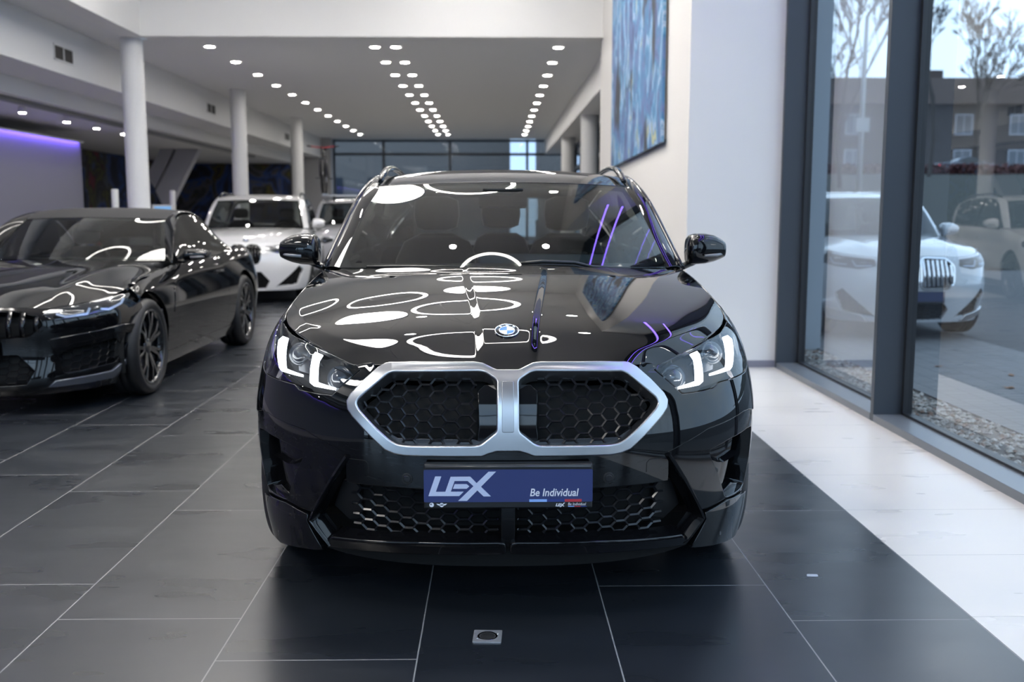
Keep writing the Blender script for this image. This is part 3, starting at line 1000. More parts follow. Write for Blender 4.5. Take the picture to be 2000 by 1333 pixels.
# --- lower part of the bumper
def BXc(s, z):
    """lower corner: flares outward towards the road"""
    p = Vector(BX(s, z)); X, Y = BX.plan(abs(s)); o = Vector((math.copysign(min(1, abs(X)) ** 2, s), -1 + min(1, abs(X)) ** 2, 0)).normalized()
    return tuple(p + o * max(0, .345 - z) * .20)
def low_half(sg):
    t = [(.525, .560), (.57, .576), (.696, .620), (.919, .645), (.978, .642), (1.06, .626), (1.150, .622)]
    t += arc(ca, ARZ, AR, 140, 196, 10)[::1]
    tl = [p for p in t if p[0] > 0]
    tl += [(1.095, .322), (.96, .345), (.843, .353), (.712, .336)]
    hole = rnd([(1.045, .575), (.969, .583), (.82, .572), (.706, .550), (.712, .523), (.829, .362), (.856, .352), (1.00, .348), (1.058, .352), (1.06, .45)], .012, 3)
    o = panel('bumper_side_trim', BX, P2(tl, sg), M_gloss, CAR, holes=[P2(hole, sg)], res=.028, depth=.07, off=-.006)
    panel('air_curtain_cavity', BX, P2(offset_poly(ccw(hole), .01), sg), M_void, o, res=.04, depth=0, off=-.075)
    fin = [(.826, .565), (.712, .545), (.718, .52), (.832, .372), (.86, .39), (.90, .56)]
    panel('air_curtain_fin', BX, P2(rnd(fin, .01, 3), sg), M_gloss, o, res=.03, depth=.03, off=-.036)
    strip('fin_blade', BX, [(sg * .90, .505), (sg * .80, .49), (sg * .735, .515)], [(-.006, -.034), (0, -.012), (.006, -.034)], M_gloss, o)
    ring = [(.790 + .012 * math.cos(q * .5236), .452 + .012 * math.sin(q * .5236)) for q in range(12)]
    panel('parking_sensor', BX, P2(ring, sg), M_matt, o, res=.02, depth=.01, off=-.032)
    low = [(.905, .388), (.84, .366), (.85, .356), (1.0, .352), (1.045, .356), (.98, .37)]
    panel('air_curtain_floor', BX, P2(low, sg), M_paint, o, res=.02, depth=.02, off=-.022)
    # painted lower corner
    c = [(.716, .329), (.843, .346), (.96, .338), (1.095, .315)] + [p for p in arc(ca, ARZ, AR, 188, 206, 5)] + [(1.10, .165), (1.0, .166), (.84, .188), (.662, .216), (.722, .306)]
    panel('bumper_corner', BXc, P2(c, sg), M_paint, CAR, res=.028, depth=.03, off=.004)
    # blade that runs from the kidney down to the lip
    strip('intake_blade', BX, P2([(.523, .556), (.704, .318), (.642, .232)], 1) if sg > 0 else [(-.523, .556), (-.704, .318), (-.642, .232)], [(-.012, -.05), (-.010, .006), (-.003, .016), (.004, .014), (.012, -.01), (.012, -.05)], M_gloss, CAR)
    # lower intake half: cavity, honeycomb
    li = [(.022, .282), (.022, .455), (.520, .458), (.530, .47), (.528, .530), (.690, .318), (.630, .262), (.30, .276)]
    v = panel('lower_grille', BX, P2(li, sg), M_void, CAR, res=.05, depth=0, off=-.10)
    hx = [(.030, .270), (.030, .455), (.52, .462), (.545, .45), (.56, .270)]
    hex_mesh('grille_mesh', BX, P2(hx, sg), v, M_mesh, a=.033, b=.016, h=.0195, w=.0042, off=-.045, x0=.02, z0=.01)
    panel('intake_side_panel', BX, P2([(.535, .45), (.60, .44), (.66, .335), (.60, .29), (.545, .30)], sg), M_matt, v, res=.04, depth=.02, off=-.075)
low_half(1); low_half(-1)
# middle post of the lower intake and the front lip
panel('intake_post', BX, sym([(0, .460), (.020, .460), (.020, .268), (0, .268)]), M_gloss, CAR, res=.02, depth=.05, off=.0)
def BXlip(s, z): 
    p = BX(s, z); return (p[0], p[1] - .016 + .10 * max(0, .262 - z), p[2])
for sg in (1, -1):
    lipp = [(.012, .244), (.012, .276), (.03, .280), (.30, .277), (.628, .262), (.655, .226), (.47, .236), (.273, .240)]
    panel('front_lip', BXlip, P2(rnd(lipp, .008, 3), sg), M_gloss, CAR, res=.022, depth=.06, rim=.006)
    strip('lip_edge', BXlip, [(sg * .03, .278), (sg * .30, .275), (sg * .625, .260)], [(-.004, -.01), (-.003, .006), (.003, .006), (.004, -.01)], M_gloss, CAR)
panel('under_tray', BX, sym([(0, .236), (.27, .232), (.47, .228), (.66, .210), (1.0, .16), (1.0, .15), (0, .15)]), M_void, CAR, res=.06, depth=.02, off=-.06)
for sg in (1, -1):
    r = [(.322 + .0165 * math.cos(q * .5236), .494 + .0165 * math.sin(q * .5236)) for q in range(12)]
    o = panel('parking_sensor', BX, P2(r, sg), M_matt, CAR, res=.02, depth=.012, off=.003, rim=.002)
    r2 = [(.322 + .010 * math.cos(q * .5236), .494 + .010 * math.sin(q * .5236)) for q in range(12)]
    panel('sensor_face', BX, P2(r2, sg), M_mesh, o, res=.02, depth=.006, off=.006, rim=.002)
    # cap for the towing eye
    strip('panel_seam', BX, [(sg * .522, .548), (sg * .46, .546), (sg * .45, .536), (sg * .45, .505)], [(-.0012, .0002), (0, .0012), (.0012, .0002)], M_void, CAR)

# --- headlights
hl = [(.512, .826), (.519, .819), (.595, .748), (.640, .748), (.739, .753), (.766, .767), (.995, .775), (1.060, .788), (1.105, .815), (1.118, .87), (1.088, .930), (1.060, .932), (.979, .920), (.900, .907), (.808, .895), (.654, .864), (.538, .834)]
def headlight(sg):
    h = panel('headlight', BX, P2(offset_poly(ccw(hl), .004), sg), M_void, CAR, res=.04, depth=.0, off=-.075)
    if sg: pass
    panel('headlight_lens', BX, P2(hl, sg), M_lens, h, res=.03, depth=.006, off=.001, rim=.002)
    d1 = [(1.035, .885), (1.010, .901), (.953, .901), (.864, .808), (.755, .799), (.752, .7935), (.887, .7965), (.912, .804)]
    d2 = [(.738, .863), (.734, .874), (.696, .868), (.700, .850), (.675, .782), (.595, .770), (.593, .7645), (.687, .769), (.708, .778)]
    panel('daytime_light', BX, P2(d1, sg), M_drl, h, res=.02, depth=.006, rim=.001, off=-.014)
    panel('daytime_light', BX, P2(d2, sg), M_drl, h, res=.02, depth=.006, rim=.001, off=-.014)
    for (cs, cz, r) in ((.84, .862, .034), (.600, .800, .036)):
        P = Vector(BX(sg * cs, cz)); N = fnormal(BX, sg * cs, cz); N = (N + Vector((0, -1.2, 0))).normalized()
        Mx = Matrix.Translation(P - N * .06) @ N.to_track_quat('Z', 'Y').to_matrix().to_4x4()
        MB().lathe([(.0005, .020), (r * .5, .017), (r * .8, .006), (r, 0), (r + .006, .006), (r + .007, -.02)], 28, Mx).build('projector_lens', mat('projector_glass', (.05, .055, .065), .05, coat=1), h)
    for (q, w) in (([(.92, .895), (.76, .872), (.735, .82), (.86, .82)], .6), ([(.655, .846), (.56, .822), (.60, .765), (.65, .79)], .6)):
        panel('reflector_housing', BX, P2(q, sg), mat('housing_grey', (.06, .063, .07), .25, metal=.7), h, res=.03, depth=.01, off=-.066)
    for t in ([(.93, .887), (.70, .850)], [(.64, .842), (.56, .825)]):
        strip('lamp_divider', BX, [(sg * a, b) for a, b in t], [(-.003, -.05), (0, -.03), (.003, -.05)], mat('housing_grey'), h)
headlight(1); headlight(-1)

# --- bonnet
SB = BX.sy(1.40)
def hood_rear(x):
    a = abs(x); y = 1.085 + .10 * (a / .55) ** 2 + .16 * max(0, a - .5)
    return y, hoodH(x, y)
def hoodS(x, y): return (x, y, hoodH(x, y))
k_top = [(0, .829), (.036, .829), (.066, .842), (.113, .855), (.318, .853), (.390, .850), (.42, .846)]
ho = [BX(q, z)[:2] for q, z in k_top] + [(lambda p: (p[0] - .004, p[1] + .003))(BX(q, ZX(q))) for q in [.46 + .03 * k for k in range(int((SB - .46) / .03) + 1)]]
ho += [(x, hood_rear(x)[0]) for x in (.74, .65, .55, .45, .35, .25, .15, .08, 0)]
def ridge_x(y): return .084 + .078 * sstep(-.1, 1.05, (y - .12) / .95)
crease_lines = [[(sg * (ridge_x(y) + d), y) for y in [.135 + .012 * k for k in range(78)]] for sg in (1, -1) for d in (-.026, -.019, -.015, -.012, -.008, 0, .008, .012, .015, .019, .026)]
for d in (-.024, -.018, -.012, -.008, -.004, 0, .004, .008, .012, .018, .024):
    ln = []
    for k in range(45):
        q = .30 + .0105 * k; m = (_CR(q + .004) - _CR(q - .004)) / .008; L = math.sqrt(1 + m * m)
        ln.append((q - m / L * d, _CR(q) + d / L))
    for sg in (1, -1): crease_lines.append([(sg * x, y) for x, y in ln if y < .9])
panel('bonnet', hoodS, sym(ho), M_paint, CAR, res=.0135, depth=.03, rim=.004, lines=crease_lines)

# --- windscreen, roof and pillars
def wind(u, v):
    b = (.738 * u, 1.155 + .285 * u * u, 1.100 - .012 * u * u); t = (.622 * u, 1.955 + .105 * u * u, 1.479 - .017 * u * u)
    k = 4 * v * (1 - v)
    return (lerp(b[0], t[0], v), lerp(b[1], t[1], v) - .010 * k, lerp(b[2], t[2], v) + .020 * k)
sheet('windscreen', wind, 36, 24, M_screen, CAR, u=(-1, 1), depth=.004)
fr_o = [(-.998, -.02), (.998, -.02), (.998, .998), (-.998, .998)]
fr_i = rnd([(-.955, .05), (.955, .05), (.955, .93), (.16, .93), (.13, .86), (-.13, .86), (-.16, .93), (-.955, .93)], .03, 4)
panel('windscreen_border', wind, fr_o, M_gloss, CAR, holes=[fr_i], res=.05, depth=0, off=-.006)
def cowl(u, v):
    x1 = .80 * u; y1, z1 = hood_rear(x1); b = wind(u, 0)
    return (lerp(x1, b[0], v), lerp(y1 + .01, b[1] + .01, v), lerp(z1 - .035, b[2] - .012, v))
sheet('cowl_panel', cowl, 24, 3, M_matt, CAR, u=(-1, 1), depth=.01)
rz = Spline([1.95, 2.2, 2.7, 3.2, 3.7, 4.0], [1.481, 1.528, 1.574, 1.562, 1.508, 1.455]); rw = Spline([1.95, 2.3, 3.0, 3.6, 4.0], [.626, .640, .640, .605, .570])
def roof(u, v):
    y = lerp(1.962 + .105 * u * u, 3.98, v); w = rw(y)
    z = rz(y - .105 * u * u * (1 - v)) - .018 * u * u - .020 * sstep(0, .35, v) * abs(u) ** 4
    return (w * u, y, z)
sheet('roof', roof, 30, 30, M_paint, CAR, u=(-1, 1), depth=.02)
def greenhouse(sg):
    inner = curve3([wind(1, t) for t in (0, .35, .7, 1)] + [roof(1, t) for t in (.12, .35, .6, .8, 1)])
    outer = curve3([(.812, 1.475, 1.083), (.765, 1.72, 1.250), (.715, 1.96, 1.405), (.680, 2.20, 1.490), (.668, 2.55, 1.528), (.662, 2.9, 1.532), (.655, 3.3, 1.515), (.63, 3.75, 1.44), (.61, 4.0, 1.38)])
    belt = curve3([BX(BX.sy(y), ZX(BX.sy(y)) - .012) for y in (1.50, 1.8, 2.2, 2.7, 3.2, 3.7, 4.0)])
    f1 = ruled(inner, outer, (.006, 0, .008)); f2 = ruled(outer, belt, (.025, 0, 0))
    if sg < 0: f1, f2 = mir(f1), mir(f2)
    sheet('roof_pillar', f1, 60, 6, M_paint, CAR, depth=.012, flip=sg > 0)
    sheet('side_window', f2, 44, 12, M_dkglass, CAR, u=(.05, 1), v=(.05, 1), depth=.006, flip=sg > 0)
    e = lambda t: (lambda p: (sg * p[0], p[1], p[2]))(outer(t))
    MB().tube([e(k / 40) for k in range(41)], .012, 8).build('window_trim', M_gloss, CAR)
    rr = [(.622, 2.10, 1.488), (.620, 2.16, 1.512), (.619, 2.25, 1.536), (.622, 2.45, 1.566), (.625, 2.8, 1.583), (.622, 3.2, 1.574), (.612, 3.55, 1.540), (.602, 3.74, 1.500)]
    rc = curve3(rr)
    MB().tube([(lambda p: (sg * p[0], p[1], p[2]))(rc(k / 30)) for k in range(31)], [.019 if 2 < k < 28 else .013 + .002 * min(k, 30 - k) for k in range(31)], 12, squash=.8).build('roof_rail', M_gloss, CAR)
greenhouse(1); greenhouse(-1)
mirror_cap(CAR, 1, .862, 1.028, 1.60, 1.092, 1.236, M_paint, (.80, 1.075))
mirror_cap(CAR, -1, .862, 1.028, 1.60, 1.092, 1.236, M_paint, (.80, 1.075))

# --- flanks
def flank(sg):
    s1, s2, s3 = BX.sy(1.43), BX.sy(2.50), BX.sy(3.36)
    top = lambda a, b, n=14: [(lerp(a, b, k / n), ZX(lerp(a, b, k / n)) - .004) for k in range(n + 1)]
    fen = [(1.123, .80), (1.14, .72), (1.156, .628)] + [p for p in arc(ca, ARZ, AR, 135, -20, 24) if p[1] > .22] + [(s1, .26), (s1, ZX(s1) - .004)] + top(s1, 1.095)[1:]
    panel('front_fender', BX, P2(fen, sg), M_paint, CAR, res=.035, depth=.03)
    panel('front_door', BX, P2([(s1 + .005, .27), (s2, .27)] + top(s2, s1 + .005), sg), M_paint, CAR, res=.06, depth=.02)
    panel('rear_door', BX, P2([(s2 + .005, .27), (cr - .44, .27)] + [p for p in arc(cr, ARZ, AR + .02, 190, 115, 12)] + [(s3, ZX(s3) - .004)] + top(s3, s2 + .005)[1:], sg), M_paint, CAR, res=.06, depth=.02)
    panel('rear_quarter', BX, P2([(s3 + .005, .80)] + arc(cr, ARZ, AR, 120, -15, 20) + [(cr + .40, .24), (BX.S2 - .75, .24)] + top(BX.S2 - .75, s3 + .005), sg), M_paint, CAR, res=.06, depth=.03)
    panel('side_sill', BX, P2([(BX.sy(1.30), .17), (cr - .40, .17), (cr - .40, .262), (BX.sy(1.30), .255)], sg), M_gloss, CAR, res=.06, depth=.03, off=.008)
    for c, y in ((ca, AX), (cr, RX)):
        mb = MB()
        for k in range(16):
            a0, a1 = R(lerp(-20, 200, k / 16)), R(lerp(-20, 200, (k + 1) / 16))
            v = [(sg * .50, y + .40 * math.cos(a), ARZ + .40 * math.sin(a)) for a in (a0, a1)] + [(sg * .86, y + .40 * math.cos(a), ARZ + .40 * math.sin(a)) for a in (a1, a0)]
            mb.add(v, [(0, 1, 2, 3)], True)
        mb.build('wheel_well', M_void, CAR)
    wheel(CAR, sg * .785, AX, sg, .352, .245, .262, 5)
    wheel(CAR, sg * .785, RX, sg, .352, .245, .262, 5)
flank(1); flank(-1)
panel('rear_bumper', BX, [(BX.S2 - .74, .24), (BX.S2 - 1e-3, .24), (BX.S2 - 1e-3, 1.10), (BX.S2 - .74, 1.10)], M_paint, CAR, res=.06, depth=.02)
panel('rear_bumper', BX, flip([(BX.S2 - .74, .24), (BX.S2 - 1e-3, .24), (BX.S2 - 1e-3, 1.10), (BX.S2 - .74, 1.10)]), M_paint, CAR, res=.06, depth=.02)
def rearglass(u, v):
    t = roof(u, 1); b = (.62 * u, 4.40 + .04 * (1 - u * u), 1.13)
    return (lerp(t[0], b[0], v), lerp(t[1], b[1], v), lerp(t[2], b[2], v) + .02 * v * (1 - v))
sheet('rear_window', rearglass, 16, 8, M_screen, CAR, u=(-1, 1), v=(.02, 1), depth=.004, flip=True)
def quarter(u, v):
    t = rearglass(1, u); b = BX(lerp(BX.sy(3.95), BX.S2 - .45, u), 1.115)
    return vlerp(t, b, v)
sheet('rear_pillar', quarter, 10, 8, M_paint, CAR, depth=.01, flip=True); sheet('rear_pillar', mir(quarter), 10, 8, M_paint, CAR, depth=.01)
MB().span((-.80, .42, .17), (.80, 4.35, .26)).build('underbody', M_void, CAR)
MB().span((-.78, 4.28, .3), (.78, 4.33, 1.10)).build('tailgate_lining', M_int, CAR)
MB().span((-.62, 1.05, .3), (.62, 1.10, 1.04)).build('bulkhead', M_int, CAR)

# --- cabin
def dash(u, v):
    prof = curve3([(0, 1.22, 1.085), (0, 1.45, 1.075), (0, 1.70, 1.055), (0, 1.82, 1.01), (0, 1.84, .90), (0, 1.80, .70)])
    p = prof(v); return (.76 * u, p[1] + .06 * (1 - u * u) - .06, p[2] - .02 * u * u)
sheet('dashboard', dash, 16, 16, M_int, CAR, u=(-1, 1), depth=0)
MB().box((.19, 1.80, 1.075), (.62, .02, .12), Matrix.Rotation(R(-12), 3, 'X')).build('display_screen', M_gloss, CAR, .006)
sw = Matrix.Translation((.37, 2.03, .965)) @ Matrix.Rotation(R(62), 4, 'X')
prof = [(.185 + .016 * math.cos(k * .6283), .016 * math.sin(k * .6283)) for k in range(11)]
o = MB().lathe(prof, 40, sw).build('steering_wheel', M_gloss, CAR)
MB().lathe([(.0005, .03), (.05, .025), (.065, 0), (.0005, -.03)], 20, sw).build('wheel_hub', M_int, o)
q = MB()
for a in (0, math.pi, -math.pi / 2): q.box(sw @ Vector((.12 * math.cos(a), .12 * math.sin(a), 0)), (.13 if abs(math.cos(a)) > .5 else .035, .03, .02 if abs(math.cos(a)) > .5 else .13))
q.build('wheel_spokes', M_int, o)
def seat(x, y, w=.25, head=True):
    rings = [superring(x, y + lerp(-.02, .26, t), lerp(.55, 1.20, t), w * k, .075 * k2, 'z', 20, 3.2) for t, k, k2 in ((0, .9, 1), (.15, 1, 1.15), (.5, 1, 1), (.8, .92, .8), (.95, .75, .6), (1, .5, .3))]
    o = loft('seat', rings, M_seat, CAR)
    loft('seat_cushion', [superring(x, y - .22, z, w * k, .28 * k, 'z', 20, 3.5) for z, k in ((.42, .85), (.48, 1), (.56, .98), (.60, .8))], M_seat, o)
    if head:
        loft('headrest', [superring(x, y + .25, z, .13 * k, .05 * k, 'z', 16, 3) for z, k in ((1.23, .5), (1.25, .9), (1.32, 1), (1.40, .95), (1.425, .5))], M_seat, o)
for x in (.37, -.37): seat(x, 2.42)
for x in (.42, 0, -.42): seat(x, 3.30, .21)
m = MB().box((0, 1.93, 1.385), (.24, .03, .065)).build('interior_mirror', M_gloss, CAR, .012)
MB().tube([(0, 1.93, 1.41), (0, 1.90, 1.45)], .012).build('mirror_stem', M_gloss, m)
loft('camera_pod', [superring(0, y, z, w, .012, 'z', 16, 3) for y, z, w in ((1.86, 1.448, .10), (1.875, 1.43, .085), (1.88, 1.415, .04))], M_int, CAR)

# --- wipers
for pts in ([(.07, 1.150, 1.120), (.16, 1.165, 1.126), (.30, 1.20, 1.120), (.38, 1.235, 1.10), (.55, 1.29, 1.09)], [(-.60, 1.33, 1.095), (-.48, 1.27, 1.10), (-.28, 1.215, 1.102), (-.12, 1.185, 1.10)]):
    o = MB().tube(pts, .007, 8).build('wiper', M_matt, CAR)
    MB().tube([(x, y - .004, z - .012) for x, y, z in pts], .005, 6).build('wiper_blade', M_rub, o)

# --- roundel on the nose
def emblem(parent, P, N, r, name='emblem', up=Vector((0, 0, 1))):
    q = N.normalized(); xax = up.cross(q).normalized(); yax = q.cross(xax)
    Mx = Matrix(((xax.x, yax.x, q.x, P.x), (xax.y, yax.y, q.y, P.y), (xax.z, yax.z, q.z, P.z), (0, 0, 0, 1)))
    e = MB().lathe([(.0005, .004), (r * .97, .004), (r, .001), (r, -.008)], 48, Mx).build(name, M_gloss, parent)
    ch = MB()
    for a, b in ((.93, 1.0), (.60, .655)):
        ch.lathe([(r * a, .003), (r * a, .0058), (r * b, .0058), (r * b, .003)], 48, Mx)
    ch.build('emblem_ring', M_chrome, e)
    for k in range(4):
        pts = [(0, 0)] + [(r * .6 * math.cos(R(90 * k + 90 * j / 8)), r * .6 * math.sin(R(90 * k + 90 * j / 8))) for j in range(9)]
        MB().prism(pts, .003, .0048, Mx).build('emblem_quarter', mat('emblem_white', (.85, .87, .9), .2) if k in (0, 2) else mat('emblem_blue', (.05, .25, .75), .2), e)
    for ch_, an in (('B', 40), ('M', 0), ('W', -40)):
        c, s_ = math.sin(R(-an)) * r * .72, math.cos(R(an)) * r * .72
        L = Mx @ Matrix.Translation((c, s_, .0042)) @ Matrix.Rotation(R(an), 4, 'Z') @ Matrix.Translation((-r * .10, 0, 0))
        text_mesh('emblem_letter', ch_, r * .30, mat('emblem_white'), e, L, ext=.0004, bold=.0006)
    return e
hp = Vector(hoodS(0, .275)); hn = fnormal(hoodS, .0, .275)
emblem(CAR, hp - hn * .0015, hn, .041, up=Vector((0, .5, 1)))

# --- show plate
PLATE_BLUE = mat('plate_blue', (.034, .048, .16), .35); PLATE_LETTER = mat('plate_letter', (.60, .66, .86), .4); PLATE_WHITE = mat('plate_white', (.85, .86, .92), .4)
def PX(x, y): return ((x - 993) * .00031, .484 - (y - 330) * .00031)
pl = MB().span((-.263, -.030, .413), (.263, .005, .556)).build('number_plate', mat('plate_holder', (.012, .012, .013), .30), CAR, .005, 3)
MB().tube([(-.258, -.030, .547), (.258, -.030, .547)], .0045, 8).build('holder_rail', mat('holder_rail_grey', (.05, .05, .052), .22), pl)
FP = Matrix(((1, 0, 0, 0), (0, 0, -1, 0), (0, 1, 0, 0), (0, 0, 0, 1)))      # x, y -> x, z facing -y
def flat(name, polys, m, y, parent, th=.0008):
    mb = MB()
    for k, p in enumerate(polys): mb.prism([PX(*q) for q in ccw([(a, -b) for a, b in p]) for q in [(q[0], -q[1])]], -y, -y + th + .00012 * k, FP)
    return mb.build(name, m, parent)
bl = flat('plate_face', [rnd([(145, 155), (1843, 155), (1843, 490), (145, 490)], 16, 3)], PLATE_BLUE, -.0302, pl)
LEX = [[(260, 222), (322, 222), (266, 380), (372, 380), (372, 425), (190, 425)], [(415, 226), (470, 226), (400, 425), (345, 425)], [(415, 226), (612, 226), (690, 308), (652, 332), (585, 270), (440, 270)],
       [(455, 302), (575, 302), (602, 326), (575, 350), (437, 350)], [(350, 380), (545, 380), (500, 425), (335, 425)], [(490, 475), (578, 475), (870, 175), (795, 175)], [(690, 300), (818, 430), (745, 430), (645, 330)]]
flat('logo_letters', LEX, PLATE_LETTER, -.0311, pl)
x_, z_ = PX(1207, 430)
text_mesh('slogan', 'Be Individual', .0345, PLATE_WHITE, pl, Matrix.Translation((x_, -.0311, z_)) @ FP, shear=.18, ext=.0003, bold=.0005, sx=.86)
flat('light_blue_bar', [[(1205, 463), (1383, 463), (1383, 490), (1205, 490)]], mat('bar_light_blue', (.30, .50, .95), .4), -.0311, pl)
flat('dark_blue_bar', [[(1383, 463), (1562, 463), (1562, 490), (1383, 490)]], mat('bar_dark_blue', (.03, .05, .22), .4), -.0311, pl)
flat('red_bar', [[(1562, 463), (1733, 463), (1733, 490), (1562, 490)]], mat('bar_red', (.55, .05, .07), .4), -.0311, pl)
sm = [[(1470 + (x - 190) * .14, 500 + (y - 175) * .15) for x, y in p] for p in LEX]
flat('small_logo', sm, PLATE_WHITE, -.0306, pl)
x_, z_ = PX(1594, 528)
text_mesh('small_slogan', 'Be Individual', .0125, PLATE_WHITE, pl, Matrix.Translation((x_, -.0306, z_)) @ FP, shear=.18, ext=.0002, sx=.88)
flat('small_blue_bar', [[(1597, 535), (1660, 535), (1660, 543), (1597, 543)]], mat('bar_light_blue'), -.0306, pl)
flat('small_red_bar', [[(1660, 535), (1722, 535), (1722, 543), (1660, 543)]], mat('bar_red'), -.0306, pl)
flat('small_dark_bar', [[(1722, 535), (1784, 535), (1784, 543), (1722, 543)]], mat('bar_dark_blue'), -.0306, pl)
circ = lambda cx, cy, r, n=20: [(cx + r * math.cos(2 * math.pi * k / n), cy + r * math.sin(2 * math.pi * k / n)) for k in range(n)]
flat('small_roundel', [circ(222, 517, 23)], PLATE_WHITE, -.0306, pl)
flat('roundel_pattern', [circ(222, 517, 15)[0:6] + [(222, 517)], circ(222, 517, 15)[10:16] + [(222, 517)]], mat('plate_holder'), -.0309, pl, .0004)
flat('winged_badge', [circ(323, 518, 22), [(300, 508), (270, 505), (282, 518), (302, 524)], [(346, 508), (376, 505), (364, 518), (344, 524)]], PLATE_WHITE, -.0306, pl)
flat('badge_core', [circ(323, 518, 15), ], mat('plate_holder'), -.0309, pl, .0004)
flat('badge_bar', [[(306, 513), (340, 513), (340, 523), (306, 523)]], PLATE_WHITE, -.0311, pl, .0003)
# ------------------------------------------------------------------ paintings (generic abstract colour fields)
def abstract(name, stops, scale, stretch, seed, streak=0.6, dark=None, rough=.55):
    m = bpy.data.materials.new(name); m.use_nodes = True
    nt = m.node_tree; p = nt.nodes['Principled BSDF']; p.inputs['Roughness'].default_value = rough
    tc = nt.nodes.new('ShaderNodeTexCoord'); mp = nt.nodes.new('ShaderNodeMapping')
    mp.inputs['Scale'].default_value = stretch; mp.inputs['Location'].default_value = (seed, seed * .7, seed * .3)
    nt.links.new(tc.outputs['Object'], mp.inputs['Vector'])
    n1 = nt.nodes.new('ShaderNodeTexNoise'); n1.inputs['Scale'].default_value = scale; n1.inputs['Detail'].default_value = 7; n1.inputs['Distortion'].default_value = streak
    nt.links.new(mp.outputs[0], n1.inputs['Vector'])
    cr = nt.nodes.new('ShaderNodeValToRGB'); el = cr.color_ramp.elements
    el[0].position, el[0].color = stops[0][0], (*stops[0][1], 1); el[1].position, el[1].color = stops[-1][0], (*stops[-1][1], 1)
    for q, c in stops[1:-1]:
        e = el.new(q); e.color = (*c, 1)
    nt.links.new(n1.outputs['Fac'], cr.inputs['Fac'])
    out = cr.outputs['Color']
    if dark:
        n2 = nt.nodes.new('ShaderNodeTexNoise'); n2.inputs['Scale'].default_value = dark[0]; n2.inputs['Detail'].default_value = 3
        nt.links.new(mp.outputs[0], n2.inputs['Vector'])
        mr = nt.nodes.new('ShaderNodeMapRange'); mr.inputs[1].default_value = dark[1]; mr.inputs[2].default_value = dark[1] + .06
        nt.links.new(n2.outputs['Fac'], mr.inputs[0])
        mx = nt.nodes.new('ShaderNodeMix'); mx.data_type = 'RGBA'
        nt.links.new(mr.outputs[0], mx.inputs[0]); nt.links.new(out, mx.inputs[6]); mx.inputs[7].default_value = (*dark[2], 1)
        out = mx.outputs[2]
    nt.links.new(out, p.inputs['Base Color'])
    return m
M_art = abstract('blue_abstract_paint', [(.25, (.025, .035, .07)), (.36, (.06, .10, .24)), (.43, (.13, .20, .42)), (.49, (.05, .19, .38)), (.54, (.13, .34, .56)), (.59, (.40, .50, .66)), (.64, (.11, .27, .48)), (.70, (.42, .44, .22)), (.76, (.58, .60, .64))], 2.3, (1, 1.7, .95), 3.1, .9, (1.0, .58, (.03, .035, .05)))
art = empty('painting', (1.585, 11.69, 4.1), R(.0), 'tall blue abstract painting hanging on the white wall right of the hall', 'painting')
MB().span((0, -2.06, -2.13), (.03, 2.06, 2.2)).build('canvas', M_art, art, .004)
MB().span((.0305, -2.03, -2.10), (.054, 2.03, 2.17)).build('stretcher_frame', mat('stretcher_wood', (.30, .26, .22), .6), art)
art.rotation_euler = (R(-.8), 0, 0)

# mural and slanted supports at the far left
M_mural = abstract('dark_graffiti', [(.28, (.010, .012, .02)), (.40, (.02, .025, .05)), (.45, (.03, .07, .25)), (.50, (.10, .10, .11)), (.54, (.02, .022, .03)), (.58, (.12, .11, .02)), (.62, (.02, .02, .03)), (.67, (.20, .02, .025)), (.74, (.05, .06, .14))], .95, (1, 1, 1), 5.2, 1.2)
mu = MB().span((-10.95, 34.6, .02), (-6.98, 34.64, 3.0)).build('mural', M_mural)
tag(mu, 'dark colourful spray-painted mural on the far left wall', 'mural')
mu2 = MB().span((-10.98, 22.3, .02), (-10.94, 34.5, 3.0)).build('mural', M_mural)
tag(mu2, 'dark mural wall between the purple partition and the slanted struts', 'mural')
# slanted concrete struts, coordinates in metres
def strut_m(name, poly, y, label, th=.30):
    mb = MB().prism(ccw(poly), -(y + th), -y, Matrix(((1, 0, 0, 0), (0, 0, -1, 0), (0, 1, 0, 0), (0, 0, 0, 1))))
    struct(mb.build(name, mat('strut_grey', (.46, .46, .51), .6), None, .01), label)
strut_m('column_strut', [(-8.86, 3.02), (-8.50, 3.02), (-9.06, 1.98), (-9.27, 2.32)], 27.0, 'short slanted grey strut at the far left')
strut_m('column_strut', [(-8.42, 3.02), (-7.84, 3.02), (-8.72, 1.42), (-8.78, .02), (-9.10, .02), (-8.83, 1.42), (-9.04, 1.92)], 27.0, 'long slanted grey strut at the far left')

# bollards, screen and desk near the first column
for i, (x, y, h) in enumerate(((-5.62, 15.0, 1.68), (-6.2, 19.5, 1.76))):
    b = empty('bollard', (x, y, 0), 0, ['slim pale post beside the nearest white column', 'slim pale post in front of the slanted struts'][i], 'post')
    MB().lathe([(.0005, h), (.045, h), (.05, h - .01), (.05, .02), (.0005, .02)], 24).build('post', mat('post_grey', (.62, .62, .62), .4), b)
    MB().lathe([(.12, 0), (.12, .012), (.05, .02), (.0005, .02)], 24).build('base_plate', M_alu, b)
e = empty('info_screen', (-5.75, 17.5, 0), R(4), 'small pale screen with a blue image behind the convertible', 'screen')
MB().span((-.17, -.02, 1.30), (.17, .02, 1.47)).build('screen_body', mat('post_grey'), e, .008)
MB().span((-.13, -.024, 1.325), (.15, -.0201, 1.445)).build('display', mat('screen_blue', (.1, .2, .3), .3, emit=(.20, .42, .75), estr=.8), e)
MB().span((-.03, -.015, .02), (.03, .015, 1.30)).build('stand', M_alu, e)
MB().span((-.2, -.18, 0), (.2, .18, .02)).build('stand_foot', M_alu, e)

